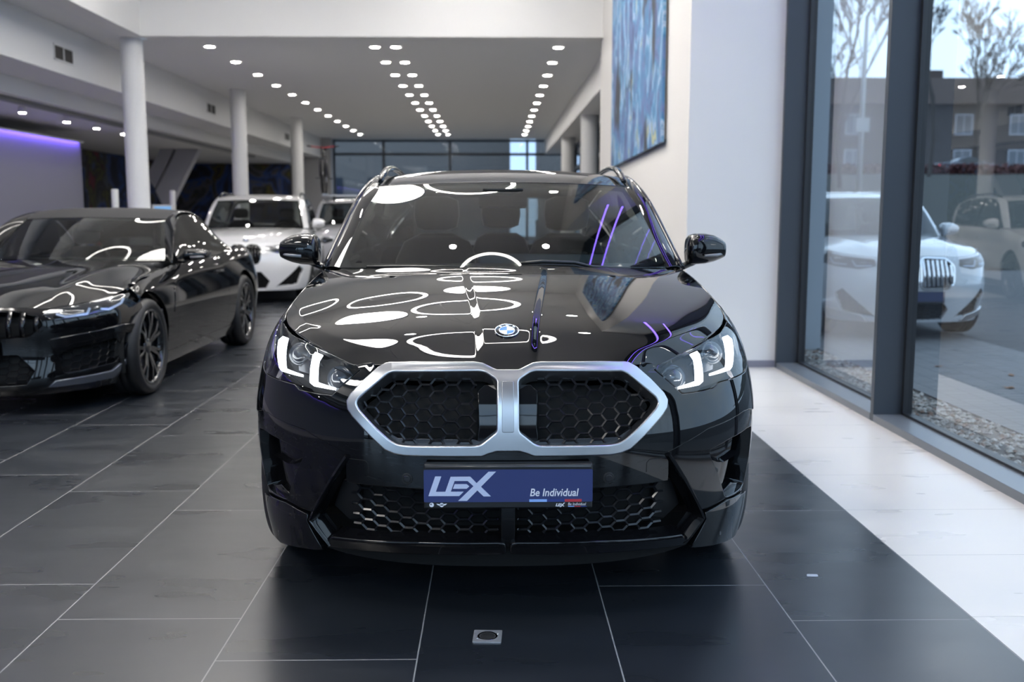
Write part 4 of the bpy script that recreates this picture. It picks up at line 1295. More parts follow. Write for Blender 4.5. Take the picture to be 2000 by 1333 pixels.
# floor drain plate in front of the car
d = empty('floor_socket', (-.025, 3.003, 0), R(-3), 'square steel floor plate with a round lid in front of the car', 'floor plate')
M_steel = mat('worn_steel', (.62, .62, .64), .38, metal=.6, noise=(60, .25))
MB().prism(rnd([(-.045, -.045), (.045, -.045), (.045, .045), (-.045, .045)], .004, 2), .0005, .0035).build('plate', M_steel, d)
MB().lathe([(.0255, .0036), (.029, .006), (.032, .0036)], 32).build('lid_ring', M_chrome, d)
MB().lathe([(.0005, .0044), (.0225, .0044), (.0245, .0037)], 32).build('lid', mat('lid_dark', (.16, .16, .16), .35, metal=.8), d)
for a in (.5, 3.64): MB().lathe([(.0005, .0052), (.003, .005), (.0035, .0036)], 10, Matrix.Translation((.036 * math.cos(a), .036 * math.sin(a), 0))).build('screw', M_chrome, d)
# tape mark on the dark tiles
t = MB().prism(rnd([(-.022, -.012), (.02, -.014), (.024, .010), (-.015, .013)], .006, 2), .0006, .0012).build('paper_scrap', mat('paper_white', (.55, .58, .62), .6))
t.location = (1.17, 3.52, 0); tag(t, 'small pale scrap lying on the dark tiles right of the car', 'scrap')

# bicycle on the roof of the silver SUV, seen from the front
def bicycle(loc, rz):
    b = empty('bicycle', loc, rz, 'dark bicycle with red bar ends standing on the roof rack of the silver SUV', 'bicycle')
    RB = mat('bike_black', (.02, .02, .022), .3); RD = mat('bike_red', (.45, .03, .04), .35)
    for y in (0, 1.05):
        w = MB().lathe([(.330 + .033 * math.cos(k * .7854), .033 * math.sin(k * .7854)) for k in range(9)], 40, Matrix.Translation((0, y, .357)) @ Matrix.Rotation(R(90), 4, 'Y')).build('bicycle_wheel', M_rub, b)
        sp = MB()
        for k in range(14):
            a = k * math.pi / 7; sp.tube([(0.01 if k % 2 else -.01, y, .357), (0, y + .32 * math.cos(a), .357 + .32 * math.sin(a))], .0015, 4)
        sp.build('wheel_spokes', M_alu, w)
    f = MB()
    for a, c, r in (((0, .12, .80), (0, .48, .34), .022), ((0, .10, .86), (0, .66, .86), .018), ((0, .48, .34), (0, .70, .95), .017), ((.03, .48, .34), (.06, 1.05, .357), .011), ((-.03, .48, .34), (-.06, 1.05, .357), .011), ((.02, .66, .84), (.06, 1.05, .357), .009), ((-.02, .66, .84), (-.06, 1.05, .357), .009)): f.tube([a, c], r, 8)
    f.build('bicycle_frame', RB, b)
    fk = MB()
    for s in (1, -1): fk.tube([(s * .055, .0, .357), (s * .055, .055, .66), (s * .03, .09, .74)], [.022, .028, .028], 8)
    fk.tube([(0, .09, .72), (0, .13, .95)], .02, 8); fk.box((0, .06, .72), (.13, .05, .05)); fk.build('fork', RB, b)
    h = MB().tube([(-.33, .17, 1.01), (-.2, .14, .99), (0, .13, .97), (.2, .14, .99), (.33, .17, 1.01)], .012, 8).build('handlebar', RD, b)
    for s in (1, -1): MB().tube([(s * .33, .17, 1.01), (s * .24, .15, .995)], .017, 8).build('grip', RB, h)
    MB().box((0, .72, .98), (.14, .26, .05)).build('saddle', RB, b, .02)
    MB().lathe([(.05, -.02), (.09, -.02), (.09, .0), (.05, .0)], 24, Matrix.Translation((.05, .48, .34)) @ Matrix.Rotation(R(90), 4, 'Y')).build('crank', M_alu, b)
    for s in (1, -1): MB().box((s * .12, .48 + s * .15, .34), (.10, .07, .02)).build('pedal', RB, b)
    return b
# ================================================================== OTHER CARS
def make_car(label, loc, rz, paint, P, group=None):
    root = empty('car', loc, rz, label, 'car', group)
    hw = P['hw']; L = P['L']
    Wp = P.get('W', [(.15, .90), (.25, .94), (.40, .98), (.55, 1.0), (.70, .997), (.82, .985), (.95, .965), (1.1, .945)])
    B = Body(L, Spline([a for a, b in Wp], [b * hw for a, b in Wp]), Spline(*zip(*P['y0'])), Spline(*zip(*P['ZT'])),
             Spline([0, .5, .9, 1.2, 1.5, 2.0, 3, 6], [.03, .03, .05, .065, .07, .06, .055, .05]), PL=P.get('PL', .62), PP=P.get('PP', 2.6), RL=P.get('RL', .6), W0=hw)
    ZT = B.ZT; ax, rx = P['ax']; rad = P.get('rad', .345); AR_ = rad + .055
    c1, c2 = B.sy(ax), B.sy(rx)
    M = lambda p, sg: p if sg > 0 else flip(p)
    he = P['edge']; sC = he[-1][0]; yB = P['fend']; sB = B.sy(yB); zb = P.get('zb', .2)
    top = lambda a, b, n=16: [(lerp(a, b, k / n), ZT(lerp(a, b, k / n)) - .004) for k in range(n + 1)]
    # bumper with openings
    half = [(0, zb)] + [(x, zb) for x in (.3, .6, .85)] + [(c1 - AR_ * .98, zb + .01)] + arc(c1, rad, AR_, 200, 142, 10) + [(P['bsplit'], P['hlz'])] + [(a, b - .006) for a, b in he[::-1] if a < sC] 
    holes = []
    for h in P['holes']:
        holes.append(h)
        if min(p[0] for p in h) > 0: holes.append(flip(h))
    panel('front_bumper', B, sym(half[:-1] + [(0, he[0][1] - .006)]), paint, root, holes=holes, res=.05, depth=.05)
    for h in holes:
        q = panel('bumper_opening', B, offset_poly(ccw(h), .012), M_void, root, res=.08, depth=0, off=-.06)
        if P.get('slats'):
            xs = [p[0] for p in h]; zs = [p[1] for p in h]
            if max(zs) > P['slat_z']:
                n = max(3, int((max(xs) - min(xs)) / P['slats'])); mb = MB()
                for k in range(n):
                    x = lerp(min(xs), max(xs), (k + .5) / n)
                    z0 = [z for z in [lerp(min(zs), max(zs), j / 20) for j in range(21)] if inside(h, (x, z))]
                    if len(z0) > 2:
                        pts = [Vector(B(x, z)) - Vector((0, .004, 0)) for z in (z0[0], (z0[0] + z0[-1]) / 2, z0[-1])]
                        mb.tube(pts, .009, 6, squash=2.2)
                mb.build('grille_slats', P.get('slat_m', M_gloss), q)
            else:
                hex_mesh('intake_mesh', B, h, q, M_mesh, a=.04, b=.028, h=.022, off=-.03)
        else:
            hex_mesh('intake_mesh', B, h, q, M_mesh, a=.05, b=.035, h=.03, w=.006, off=-.03)
    for fr in P.get('frames', []):
        for sg in (1, -1):
            pts = M(fr, sg)
            strip('kidney_surround', B, pts, [(-.012, -.02), (-.010, .008), (.010, .008), (.012, -.02)], P.get('frame_m', M_gloss), root, closed=True)
    for tr, m_ in P.get('trims', []):
        for sg in (1, -1): panel('bumper_trim', B, M(tr, sg), m_, root, res=.04, depth=.03, off=.012, rim=.006)
    for sg in (1, -1):
        h = panel('headlight', B, M(P['hl'], sg), mat('lamp_dark', (.02, .022, .026), .12, metal=.4), root, res=.04, depth=.02, off=.001)
        panel('headlight_lens', B, M(P['hl'], sg), M_lens, h, res=.04, depth=.01, off=.010)
        for d in P['drl']:
            strip('daytime_light', B, [(sg * a, b) for a, b in d], [(-.008, .001), (-.008, .007), (.008, .007), (.008, .001)], P.get('drl_m', mat('drl_off', (.35, .42, .55), .15)), h)
    # bonnet
    ry, rzc = P['cowl']; fcs = P.get('fc') or Spline([0, .078, .171, .316, .5, .658, .83, 1.0], [0, .172, .363, .549, .712, .826, .922, 1.0])
    def hood(u, v):
        a = abs(u); sg = 1 if u >= 0 else -1
        s0 = sC * a ** .92 if a > 0 else 0
        p0 = B(s0, min(plin(he, s0), ZT(s0) - .002))
        q = B(lerp(sC, sB, v), ZT(lerp(sC, sB, v)) - .004)
        e1 = B(sB, ZT(sB) - .004)
        x1 = e1[0] * a; y1 = lerp(ry, e1[1], a ** 2.2); z1 = lerp(rzc, e1[2], a ** 3)
        w = sstep(.72, 1, a); f = lerp(fcs(v), max(v, 1e-6) ** .8, sstep(.45, 1, a))
        x = lerp(lerp(p0[0], x1, v), q[0], w); y = lerp(lerp(p0[1], y1, v), q[1], w); z = lerp(lerp(p0[2], z1, f), q[2], w)
        xo = lerp(P.get('cr0', .42), P.get('cr1', .56), v)
        z += P.get('crease', .008) * math.exp(-((x - xo) / .08) ** 2) * max(0, math.sin(math.pi * min(1, v))) ** .8
        return (sg * x, y, z)
    sheet('bonnet', hood, 60, 30, paint, root, u=(-.985, .985), v=(0, .99), depth=.02)
    # greenhouse
    (wbx, wby, wbz, wbq), (wtx, wty, wtz, wtq) = P['screen']
    def wind(u, v):
        b = (wbx * u, wby + wbq * u * u, wbz - .012 * u * u); t = (wtx * u, wty + wtq * u * u, wtz - .016 * u * u); k = 4 * v * (1 - v)
        return (lerp(b[0], t[0], v), lerp(b[1], t[1], v) - .010 * k, lerp(b[2], t[2], v) + .018 * k)
    sheet('windscreen', wind, 20, 12, M_screen if not P.get('dark_screen') else M_dkglass, root, u=(-1, 1), depth=.004)
    panel('windscreen_border', wind, [(-.998, -.02), (.998, -.02), (.998, .998), (-.998, .998)], M_gloss, root, holes=[rnd([(-.96, .05), (.96, .05), (.96, .94), (-.96, .94)], .03, 3)], res=.08, depth=0, off=-.006)
    rzs = Spline(*zip(*P['roofz'])); rws = Spline(*zip(*P['roofw'])); yE = P['roofz'][-1][0]
    def roof(u, v):
        y = lerp(wty + .004 + wtq * u * u, yE, v); w = rws(y)
        return (w * u, y, rzs(y - wtq * u * u * (1 - v)) - .016 * u * u - P.get('roofdrop', .02) * sstep(0, .35, v) * abs(u) ** 4)
    sheet('roof', roof, 24, 24, P.get('roof_m', paint), root, u=(-1, 1), depth=.015)
    for sg in (1, -1):
        inner = curve3([wind(1, t) for t in (0, .35, .7, 1)] + [roof(1, t) for t in (.15, .4, .65, .85, 1)])
        outer = curve3(P['pillar'])
        y_s = P['belt_y']
        belt = curve3([B(B.sy(y), ZT(B.sy(y)) - .012) for y in y_s])
        f1 = ruled(inner, outer, (.004, 0, .006)); f2 = ruled(outer, belt, (P.get('bow', .022), 0, 0))
        if sg < 0: f1, f2 = mir(f1), mir(f2)
        sheet('roof_pillar', f1, 40, 5, P.get('pillar_m', paint), root, depth=.012, flip=sg > 0)
        a0, a1 = P.get('sidewin', (.05, .97))
        sheet('side_window', f2, 36, 10, M_dkglass, root, u=(a0, a1), v=(.06, 1), depth=.005, flip=sg > 0)
        for t in P.get('bpillars', []):
            sheet('door_pillar', f2, 2, 10, M_gloss, root, u=(t, t + P.get('bw', .035)), v=(.03, 1), depth=-.004 if False else .003, flip=sg > 0).location = (sg * .004, 0, 0)
        if a1 < .99: sheet('rear_pillar', f2, 10, 10, P.get('cpillar_m', paint), root, u=(a1, 1), v=(0, 1), depth=.005, flip=sg > 0)
        MB().tube([(lambda p: (sg * p[0], p[1], p[2] - .012))(belt(k / 24)) for k in range(1, 25)], .007, 6).build('window_trim', P.get('trim_m', M_gloss), root)
        m = P['mirror']; mirror_cap(root, sg, m[0], m[1], m[2], m[3], m[4], P.get('mirror_m', paint), (m[0] - .06, m[3] - .01), m[5] if len(m) > 5 else .10)
        if P.get('rails'):
            rc = curve3([(roof(.97, .1)[0], roof(.97, .1)[1], roof(.97, .1)[2] + .01), (roof(.96, .2)[0], roof(.96, .2)[1], roof(.96, .2)[2] + .035), (roof(.95, .5)[0], roof(.95, .5)[1], roof(.95, .5)[2] + .04), (roof(.95, .85)[0], roof(.95, .85)[1], roof(.95, .85)[2] + .035), (roof(.95, .95)[0], roof(.95, .95)[1], roof(.95, .95)[2] + .005)])
            MB().tube([(lambda p: (sg * p[0], p[1], p[2]))(rc(k / 20)) for k in range(21)], .016, 8).build('roof_rail', P['rails'], root)
        # flank
        s1, s2 = B.sy(yB + .02), B.sy(P['doors'][0]); s3 = B.sy(P['doors'][1]) if len(P['doors']) > 1 else None
        fen = [(P['bsplit'] + .004, P['hlz'])] + [p for p in arc(c1, rad, AR_, 142, -22, 22)] + [(s1, .24)] + [(s1, ZT(s1) - .004)] + top(s1, sC + .01)[1:]
        panel('front_fender', B, M(fen, sg), paint, root, res=.05, depth=.03)
        sl = P.get('sillz', .26)
        if s3:
            panel('front_door', B, M([(s1 + .005, sl), (s2, sl)] + top(s2, s1 + .005), sg), paint, root, res=.08, depth=.015)
            panel('rear_door', B, M([(s2 + .005, sl), (c2 - AR_ - .03, sl)] + arc(c2, rad, AR_ + .02, 188, 115, 10) + [(s3, ZT(s3) - .004)] + top(s3, s2 + .005)[1:], sg), paint, root, res=.08, depth=.015)
            sq = s3
        else:
            panel('front_door', B, M([(s1 + .005, sl), (s2, sl)] + top(s2, s1 + .005), sg), paint, root, res=.08, depth=.015)
            sq = s2
        qs = [(sq + .005, .80)] + arc(c2, rad, AR_, 118, -18, 18) if s3 else [(sq + .005, sl)] + arc(c2, rad, AR_, 192, -18, 22)
        panel('rear_quarter', B, M(qs + [(c2 + AR_, .24), (B.S2 - .02, .26)] + top(B.S2 - .02, sq + .005, 26), sg), paint, root, res=.07, depth=.02)
        panel('side_sill', B, M([(B.sy(ax + AR_ - .01), .16), (c2 - AR_ + .01, .16), (c2 - AR_ + .02, sl - .006), (B.sy(ax + AR_ - .02), sl - .006)], sg), P.get('sill_m', M_gloss), root, res=.08, depth=.03, off=.006)
        for hy in P.get('handles', []):
            a = [Vector(B(B.sy(hy + d), P.get('hz', .86))) + Vector((.022 if 0 < d < .2 else .0, 0, 0)) for d in (0, .03, .17, .2)]
            MB().tube([(sg * p.x, p.y, p.z) for p in a], .010, 8).build('door_handle', P.get('handle_m', paint), root)
        for y in (ax, rx):
            mb = MB(); rr = AR_ - .006
            for k in range(14):
                a0_, a1_ = R(lerp(-20, 200, k / 14)), R(lerp(-20, 200, (k + 1) / 14))
                v = [(sg * hw * .54, y + rr * math.cos(a), rad + rr * math.sin(a)) for a in (a0_, a1_)] + [(sg * hw * .93, y + rr * math.cos(a), rad + rr * math.sin(a)) for a in (a1_, a0_)]
                mb.add(v, [(0, 1, 2, 3)], True)
            mb.build('wheel_well', M_void, root)
            wheel(root, sg * (hw - .125 - P.get('win', .015)), y, sg, rad, .25, P.get('rim', .25), P.get('spokes', 5), P.get('rim_m', M_rim))
    (bx, by, bz) = P['backlight']
    def rearglass(u, v):
        t = roof(u, 1); b = (bx * u, by + .03 * (1 - u * u), bz)
        return (lerp(t[0], b[0], v), lerp(t[1], b[1], v), lerp(t[2], b[2], v) + .03 * v * (1 - v))
    sheet('rear_window', rearglass, 12, 8, P.get('back_m', M_screen), root, u=(-1, 1), v=(.02, 1), depth=.004, flip=True)
    belt_end = P['belt_y'][-1]
    def deck(u, v):
        a = abs(u); sg = 1 if u >= 0 else -1
        t = rearglass(u, 1); sE = lerp(B.sy(belt_end), B.S2, 1 - a)
        b = B(lerp(B.S2 - .02, B.sy(belt_end), a ** 3), ZT(B.S2) - .004)
        return (lerp(t[0], sg * b[0], v), lerp(t[1], b[1], v), lerp(t[2], b[2], v))
    sheet('rear_deck', deck, 16, 6, paint, root, u=(-1, 1), depth=.01, flip=True)
    MB().span((-hw * .85, .45, .17), (hw * .85, L - .2, .25)).build('underbody', M_void, root)
    # cabin
    dz = wbz - .03
    MB().prism([(wby + .05, dz - .35), (wby + .62, dz - .30), (wby + .64, dz - .06), (wby + .50, dz - .01), (wby + .08, dz - .005)], -wbx * .97, wbx * .97, Matrix(((0, 0, 1, 0), (1, 0, 0, 0), (0, 1, 0, 0), (0, 0, 0, 1)))).build('dashboard', M_int, root, .02)
    sw = Matrix.Translation((.38, wby + .80, dz - .07)) @ Matrix.Rotation(R(64), 4, 'X')
    o = MB().lathe([(.18 + .015 * math.cos(k * .6283), .015 * math.sin(k * .6283)) for k in range(11)], 32, sw).build('steering_wheel', M_gloss, root)
    MB().lathe([(.0005, .02), (.06, .02), (.17, .005), (.17, -.005), (.06, -.02), (.0005, -.02)], 6, sw).build('wheel_hub', M_int, o)
    for x in (.38, -.38):
        st = loft('seat', [superring(x, wby + 1.25 + lerp(-.02, .24, t), lerp(.5, P['seat'], t), .25 * k, .075 * k2, 'z', 16, 3.2) for t, k, k2 in ((0, .9, 1), (.2, 1, 1.1), (.6, 1, 1), (.85, .9, .8), (1, .5, .4))], P.get('seat_m', M_seat), root)
        loft('headrest', [superring(x, wby + 1.49, P['seat'] + z, .13 * k, .05 * k, 'z', 14, 3) for z, k in ((.02, .5), (.04, .9), (.12, 1), (.17, .9), (.19, .5))], P.get('seat_m', M_seat), st)
    MB().box((0, wty - .02, wtz - .09), (.22, .03, .06)).build('interior_mirror', M_gloss, root, .01)
    if P.get('plate'):
        z, col = P['plate']
        p = MB().span((-.26, -.03, z - .065), (.26, .03, z + .065)).build('number_plate', mat('plate_holder'), root, .004)
        MB().span((-.25, -.033, z - .04), (.25, -.029, z + .06)).build('plate_face', col, p)
    return root, B, hood

def wprof(*a): return list(a)
W_PAINT = mat('white_paint', (.78, .78, .785), .12, coat=1.0)
SUV = dict(L=4.50, hw=.922, PL=.62, PP=2.7, y0=[(.15, .08), (.25, .05), (.4, .02), (.55, .0), (.70, .01), (.85, .05), (.95, .10), (1.1, .2)],
    ZT=[(0, .925), (.3, .92), (.5, .915), (.65, .92), (.8, .935), (.95, .95), (1.1, .965), (1.25, .985), (1.45, 1.01), (1.75, 1.05), (2.1, 1.085), (2.6, 1.105), (3.4, 1.125), (4.2, 1.14), (5.0, 1.14), (6.2, 1.12)],
    edge=[(0, .905), (.1, .91), (.3, .905), (.45, .895), (.6, .905), (.8, .925), (.97, .942), (1.07, .955)], fend=1.42, bsplit=1.14, hlz=.80, ax=(.86, 3.552), rad=.352, rim=.255,
    holes=[rnd([(.022, .60), (.022, .845), (.06, .870), (.23, .862), (.290, .80), (.275, .64), (.23, .585), (.06, .575)], .03, 3),
           [(.0, .21), (-.30, .22), (-.35, .34), (-.22, .48), (.22, .48), (.35, .34), (.30, .22)],
           [(.44, .25), (.82, .27), (.90, .50), (.80, .56), (.64, .42)]],
    frames=[rnd([(.018, .60), (.018, .845), (.06, .875), (.234, .867), (.296, .80), (.281, .635), (.234, .580), (.06, .570)], .03, 3)], frame_m=M_chrome, slats=.042, slat_z=.7, slat_m=M_gloss,
    hl=[(.35, .80), (.52, .750), (.86, .778), (1.10, .820), (1.12, .885), (1.05, .920), (.80, .888), (.60, .868), (.37, .850)], drl=[[(.50, .80), (.66, .795), (.70, .85)], [(.76, .81), (.92, .82), (.98, .88)]],
    cowl=(1.02, 1.105), screen=((.745, 1.08, 1.105, .28), (.645, 1.76, 1.545, .08)), roofz=[(1.76, 1.547), (2.0, 1.60), (2.5, 1.64), (3.2, 1.635), (3.8, 1.60), (4.15, 1.55)], roofw=[(1.76, .65), (2.3, .665), (3.2, .66), (4.15, .60)],
    pillar=[(.82, 1.44, 1.09), (.785, 1.66, 1.28), (.745, 1.86, 1.45), (.715, 2.05, 1.54), (.70, 2.4, 1.585), (.695, 3.0, 1.585), (.685, 3.6, 1.555), (.66, 4.12, 1.48)], belt_y=(1.46, 1.8, 2.2, 2.8, 3.4, 4.12), sidewin=(.05, .93), bpillars=(.44, .72),
    mirror=(.88, 1.06, 1.58, 1.09, 1.245), doors=(2.42, 3.35), handles=(2.18, 3.08), hz=.92, backlight=(.60, 4.36, 1.14), seat=1.22, rails=M_gloss, trims=[], sill_m=M_matt)
# white SUV behind the convertible
S1 = dict(SUV); S1['holes'] = [rnd([(.022, .62), (.022, .835), (.06, .865), (.17, .860), (.215, .80), (.20, .66), (.17, .61), (.06, .60)], .03, 3)] + SUV['holes'][1:]
S1['frames'] = [rnd([(.018, .615), (.018, .840), (.06, .870), (.174, .865), (.222, .80), (.206, .655), (.174, .603), (.06, .594)], .03, 3)]; S1['frame_m'] = M_gloss
S1['hl'] = [(.275, .80), (.46, .748), (.86, .778), (1.10, .820), (1.12, .885), (1.05, .920), (.80, .888), (.60, .868), (.30, .845)]
cw, Bw, hoodw = make_car('white compact SUV facing the camera behind the black convertible', (-3.62, 14.55, 0), R(6.5), W_PAINT, S1)
# silver SUV with a bicycle on its roof
S2 = dict(SUV); S2['rails'] = M_alu
S_PAINT = mat('silver_paint', (.50, .51, .55), .18, coat=1.0, metal=.2)
cs, Bs, hs_ = make_car('pale silver SUV carrying a bicycle on its roof, right of the white SUV', (-2.75, 19.3, 0), R(6), S_PAINT, S2)

# black convertible on the left
K_BLACK = M_paint
M8 = dict(L=4.867, hw=.953, PL=.85, PP=2.5, RL=.75, W=[(.12, .90), (.25, .955), (.40, .985), (.55, 1.0), (.70, .99), (.80, .965), (.95, .925), (1.1, .90)],
    y0=[(.12, .03), (.22, .0), (.35, .03), (.5, .03), (.6, .02), (.68, .05), (.78, .13), (1.0, .3)],
    ZT=[(0, .745), (.3, .742), (.5, .735), (.7, .738), (.9, .760), (1.1, .785), (1.3, .815), (1.55, .855), (1.8, .875), (2.1, .895), (2.5, .925), (3.0, .945), (3.6, .95), (4.2, .985), (4.8, .99), (5.4, .965), (6.4, .94)],
    edge=[(0, .722), (.2, .722), (.4, .715), (.52, .708), (.7, .722), (.9, .745), (1.1, .772), (1.28, .803)], fend=1.52, bsplit=1.33, hlz=.66, ax=(.90, 3.727), rad=.355, rim=.275, spokes=7, zb=.14, win=.0,
    holes=[rnd([(.035, .54), (.03, .665), (.09, .700), (.36, .692), (.50, .655), (.53, .60), (.44, .525), (.12, .505)], .02, 3),
           [(.0, .20), (-.44, .21), (-.48, .30), (-.36, .41), (.36, .41), (.48, .30), (.44, .21)],
           rnd([(.66, .27), (1.04, .30), (1.10, .40), (1.02, .475), (.70, .44), (.60, .40)], .02, 3)],
    frames=[rnd([(.03, .54), (.025, .67), (.09, .708), (.365, .70), (.51, .66), (.54, .60), (.445, .518), (.12, .497)], .02, 3)], frame_m=M_gloss, slats=.075, slat_z=.6, slat_m=M_gloss,
    trims=[([(.55, .50), (.66, .515), (1.08, .56), (1.20, .555), (1.16, .50), (1.04, .515), (.68, .468), (.58, .43)], M_paint), ([(.58, .19), (1.05, .20), (1.16, .30), (1.14, .315), (1.02, .245), (.62, .225)], mat('lip_satin', (.20, .21, .23), .25, metal=.8)), ([(1.10, .40), (1.20, .50), (1.24, .48), (1.16, .32), (1.12, .33)], M_gloss)],
    hl=[(.52, .665), (.60, .628), (.98, .668), (1.16, .725), (1.22, .765), (1.10, .758), (.9, .730), (.7, .705), (.56, .694)], drl=[[(.60, .665), (.66, .645), (.80, .655), (.82, .69)], [(.90, .68), (.96, .672), (1.08, .705), (1.12, .735)]], drl_m=mat('drl_blue_grey', (.38, .46, .62), .12, metal=.3),
    cowl=(1.50, .965), screen=((.74, 1.60, .965, .30), (.60, 2.26, 1.290, .12)), roofz=[(2.26, 1.293), (2.5, 1.358), (2.8, 1.378), (3.1, 1.358), (3.4, 1.28), (3.75, 1.10)], roofw=[(2.26, .605), (2.8, .61), (3.2, .60), (3.75, .56)], roofdrop=.012,
    pillar=[(.845, 1.72, .935), (.78, 2.0, 1.10), (.715, 2.25, 1.25), (.675, 2.45, 1.315), (.665, 2.75, 1.338), (.67, 3.05, 1.30), (.69, 3.3, 1.22), (.72, 3.6, 1.07), (.74, 3.72, 1.00)], belt_y=(1.74, 2.0, 2.4, 2.8, 3.2, 3.72), sidewin=(.08, .965), bow=.012,
    mirror=(.90, 1.085, 1.93, .94, 1.035, .085), doors=(3.05,), handles=(2.74,), hz=.80, backlight=(.55, 3.93, .995), seat=1.02, roof_m=mat('soft_top_fabric', (.020, .020, .021), .85, bump=(300, .2)), cpillar_m=mat('soft_top_fabric'), back_m=M_dkglass,
    plate=(.45, PLATE_BLUE), cr0=.50, cr1=.62, crease=.016, sill_m=M_gloss)
cc, Bc, hc = make_car('black convertible sports car with a folded-up soft top, left of the black SUV', (-3.47, 6.42, 0), 0, K_BLACK, M8)
# front fender vent and pillar trim of the convertible
for sg in (1, -1):
    v = [(Bc.sy(1.42), .56), (Bc.sy(1.50), .74), (Bc.sy(1.56), .76), (Bc.sy(1.50), .56)]
    panel('fender_vent', Bc, v if sg > 0 else flip(v), M_gloss, cc, res=.04, depth=.02, off=.006)
hp2 = Vector(hc(0, .045)); hn2 = fnormal(hc, 0, .045)
emblem(cc, hp2 + hn2 * .003, hn2, .041, up=Vector((0, .5, 1)))
hp3 = Vector(hoodw(0, .06)); hn3 = fnormal(hoodw, 0, .06)
emblem(cw, hp3 + hn3 * .003, hn3, .041, up=Vector((0, .5, 1)))
# roof rack and bicycle on the silver SUV
rk = empty('roof_rack', (-2.86, 21.8, 1.665), R(6), 'silver roof rack bars across the silver SUV', 'roof rack')
for y in (-.35, .55):
    MB().span((-.84, y - .035, .02), (.62, y + .035, .048)).build('cross_bar', M_alu, rk, .008)
    for s in (1, -1): MB().span((s * .58 - .03, y - .04, -.075), (s * .58 + .03, y + .04, .0195)).build('rack_foot', M_matt, rk, .006)
MB().span((-.80, -.75, .0485), (-.68, 1.0, .06)).build('wheel_tray', M_alu, rk)
b = bicycle((-3.60, 21.25, 1.727), R(6))
# ================================================================== OUTSIDE THE TALL WINDOW
def noisy_tiles(name, base, grout, w, h, rough=.7, cloud=.25):
    return tile_material(name, base, grout, rough, 0, w, 0, h, h / 2, g=.008, cloud=cloud, spec=.3)
M_pave = noisy_tiles('grey_pavers', (.16, .16, .165), (.06, .06, .06), .20, .10)
M_asph = mat('asphalt', (.045, .047, .052), .8, noise=(40, .3))
struct(MB().span((3.27, -7, -.2), (5.2, 40, -.03)).build('pavement', M_pave), 'grey block paving outside the tall window')
struct(MB().span((5.201, -7, -.2), (26, 40, -.05)).build('road', M_asph), 'dark road surface outside')
struct(MB().span((2.67, -7, -.2), (3.269, 40, -.045)).build('gravel_bed', mat('gravel_soil', (.12, .11, .10), .9)), 'bed of the gravel strip')
struct(MB().span((2.70, 9.95, -.2), (3.30, 10.6, 7)).build('column_outside', mat('outside_render', (.42, .47, .52), .7)), 'pale outside pilaster beyond the tall window')
# gravel: one heap of stones nobody could count
rg = random.Random(3); gb = MB(); gm = [mat('gravel_light', (.42, .40, .37), .8), mat('gravel_mid', (.24, .22, .20), .8), mat('gravel_brown', (.20, .12, .08), .8)]
idx = []
base_v = [(1, 0, 0), (-1, 0, 0), (0, 1, 0), (0, -1, 0), (0, 0, 1), (0, 0, -1)]
base_f = [(0, 2, 4), (2, 1, 4), (1, 3, 4), (3, 0, 4), (2, 0, 5), (1, 2, 5), (3, 1, 5), (0, 3, 5)]
for k in range(2700):
    x = rg.uniform(2.70, 3.25); y = 2.6 + 7.2 * rg.random()
    r = rg.uniform(.010, .024); a = rg.random() * 6.28
    vs = [(x + r * (c * math.cos(a) - s * math.sin(a)) * 1.2, y + r * (c * math.sin(a) + s * math.cos(a)), -.042 + r * .5 + r * .7 * z) for c, s, z in base_v]
    gb.add(vs, base_f); idx += [rg.choice((0, 0, 0, 1, 1, 1, 2))] * 8
o = gb.build('gravel', gm)
for p, i in zip(o.data.polygons, idx): p.material_index = i
tag(o, 'strip of mixed pale gravel along the foot of the tall window', 'gravel', kind='stuff')
# fallen leaves on the paving
lm = [mat('leaf_brown', (.22, .10, .04), .7), mat('leaf_tan', (.35, .20, .09), .7)]
lf = MB().add([(-.045, 0, .004), (-.02, .028, .012), (.02, .03, .006), (.05, 0, .016), (.02, -.03, .006), (-.02, -.026, .014), (0, 0, .001)], [(6, 0, 1), (6, 1, 2), (6, 2, 3), (6, 3, 4), (6, 4, 5), (6, 5, 0)]).build('fallen_leaf', lm[0])
for k, (x, y) in enumerate(((3.95, 8.7), (4.35, 8.2), (4.02, 7.6), (4.6, 7.2), (4.3, 6.3), (4.8, 6.7), (4.2, 5.6))):
    o = lf if k == 0 else lf.copy()
    if k: COL.objects.link(o)
    o.location = (x, y, -.03); o.rotation_euler = (0, 0, k * 1.3); o.scale = (.8 + .1 * (k % 3),) * 3
    tag(o, 'dry brown leaf lying on the block paving outside', 'leaf', 'fallen leaves on the paving outside')

# white SUV parked outside, facing the window
S3 = dict(SUV); S3['plate'] = (.47, mat('plate_dark_blue', (.02, .03, .09), .4)); S3['slat_m'] = M_chrome; S3['frame_m'] = M_chrome; S3['slats'] = .05
S3['holes'] = [rnd([(.022, .59), (.022, .850), (.06, .880), (.30, .870), (.375, .80), (.36, .62), (.30, .570), (.06, .565)], .03, 3), SUV['holes'][1], SUV['holes'][2]]
S3['frames'] = [rnd([(.016, .58), (.016, .855), (.06, .888), (.305, .878), (.385, .80), (.37, .612), (.30, .560), (.06, .555)], .03, 3)]
S3['hl'] = [(.45, .80), (.62, .765), (.90, .79), (1.10, .825), (1.12, .89), (1.05, .925), (.80, .895), (.60, .875), (.47, .865)]
S3['trims'] = [([(.55, .20), (.98, .26), (1.02, .34), (.60, .27)], M_alu)]
c3, B3, h3 = make_car('white SUV with chrome grille bars parked outside the tall window', (4.50, 10.45, -.03), R(-1), mat('white_paint_street', (.50, .52, .55), .12, coat=1.0), S3)
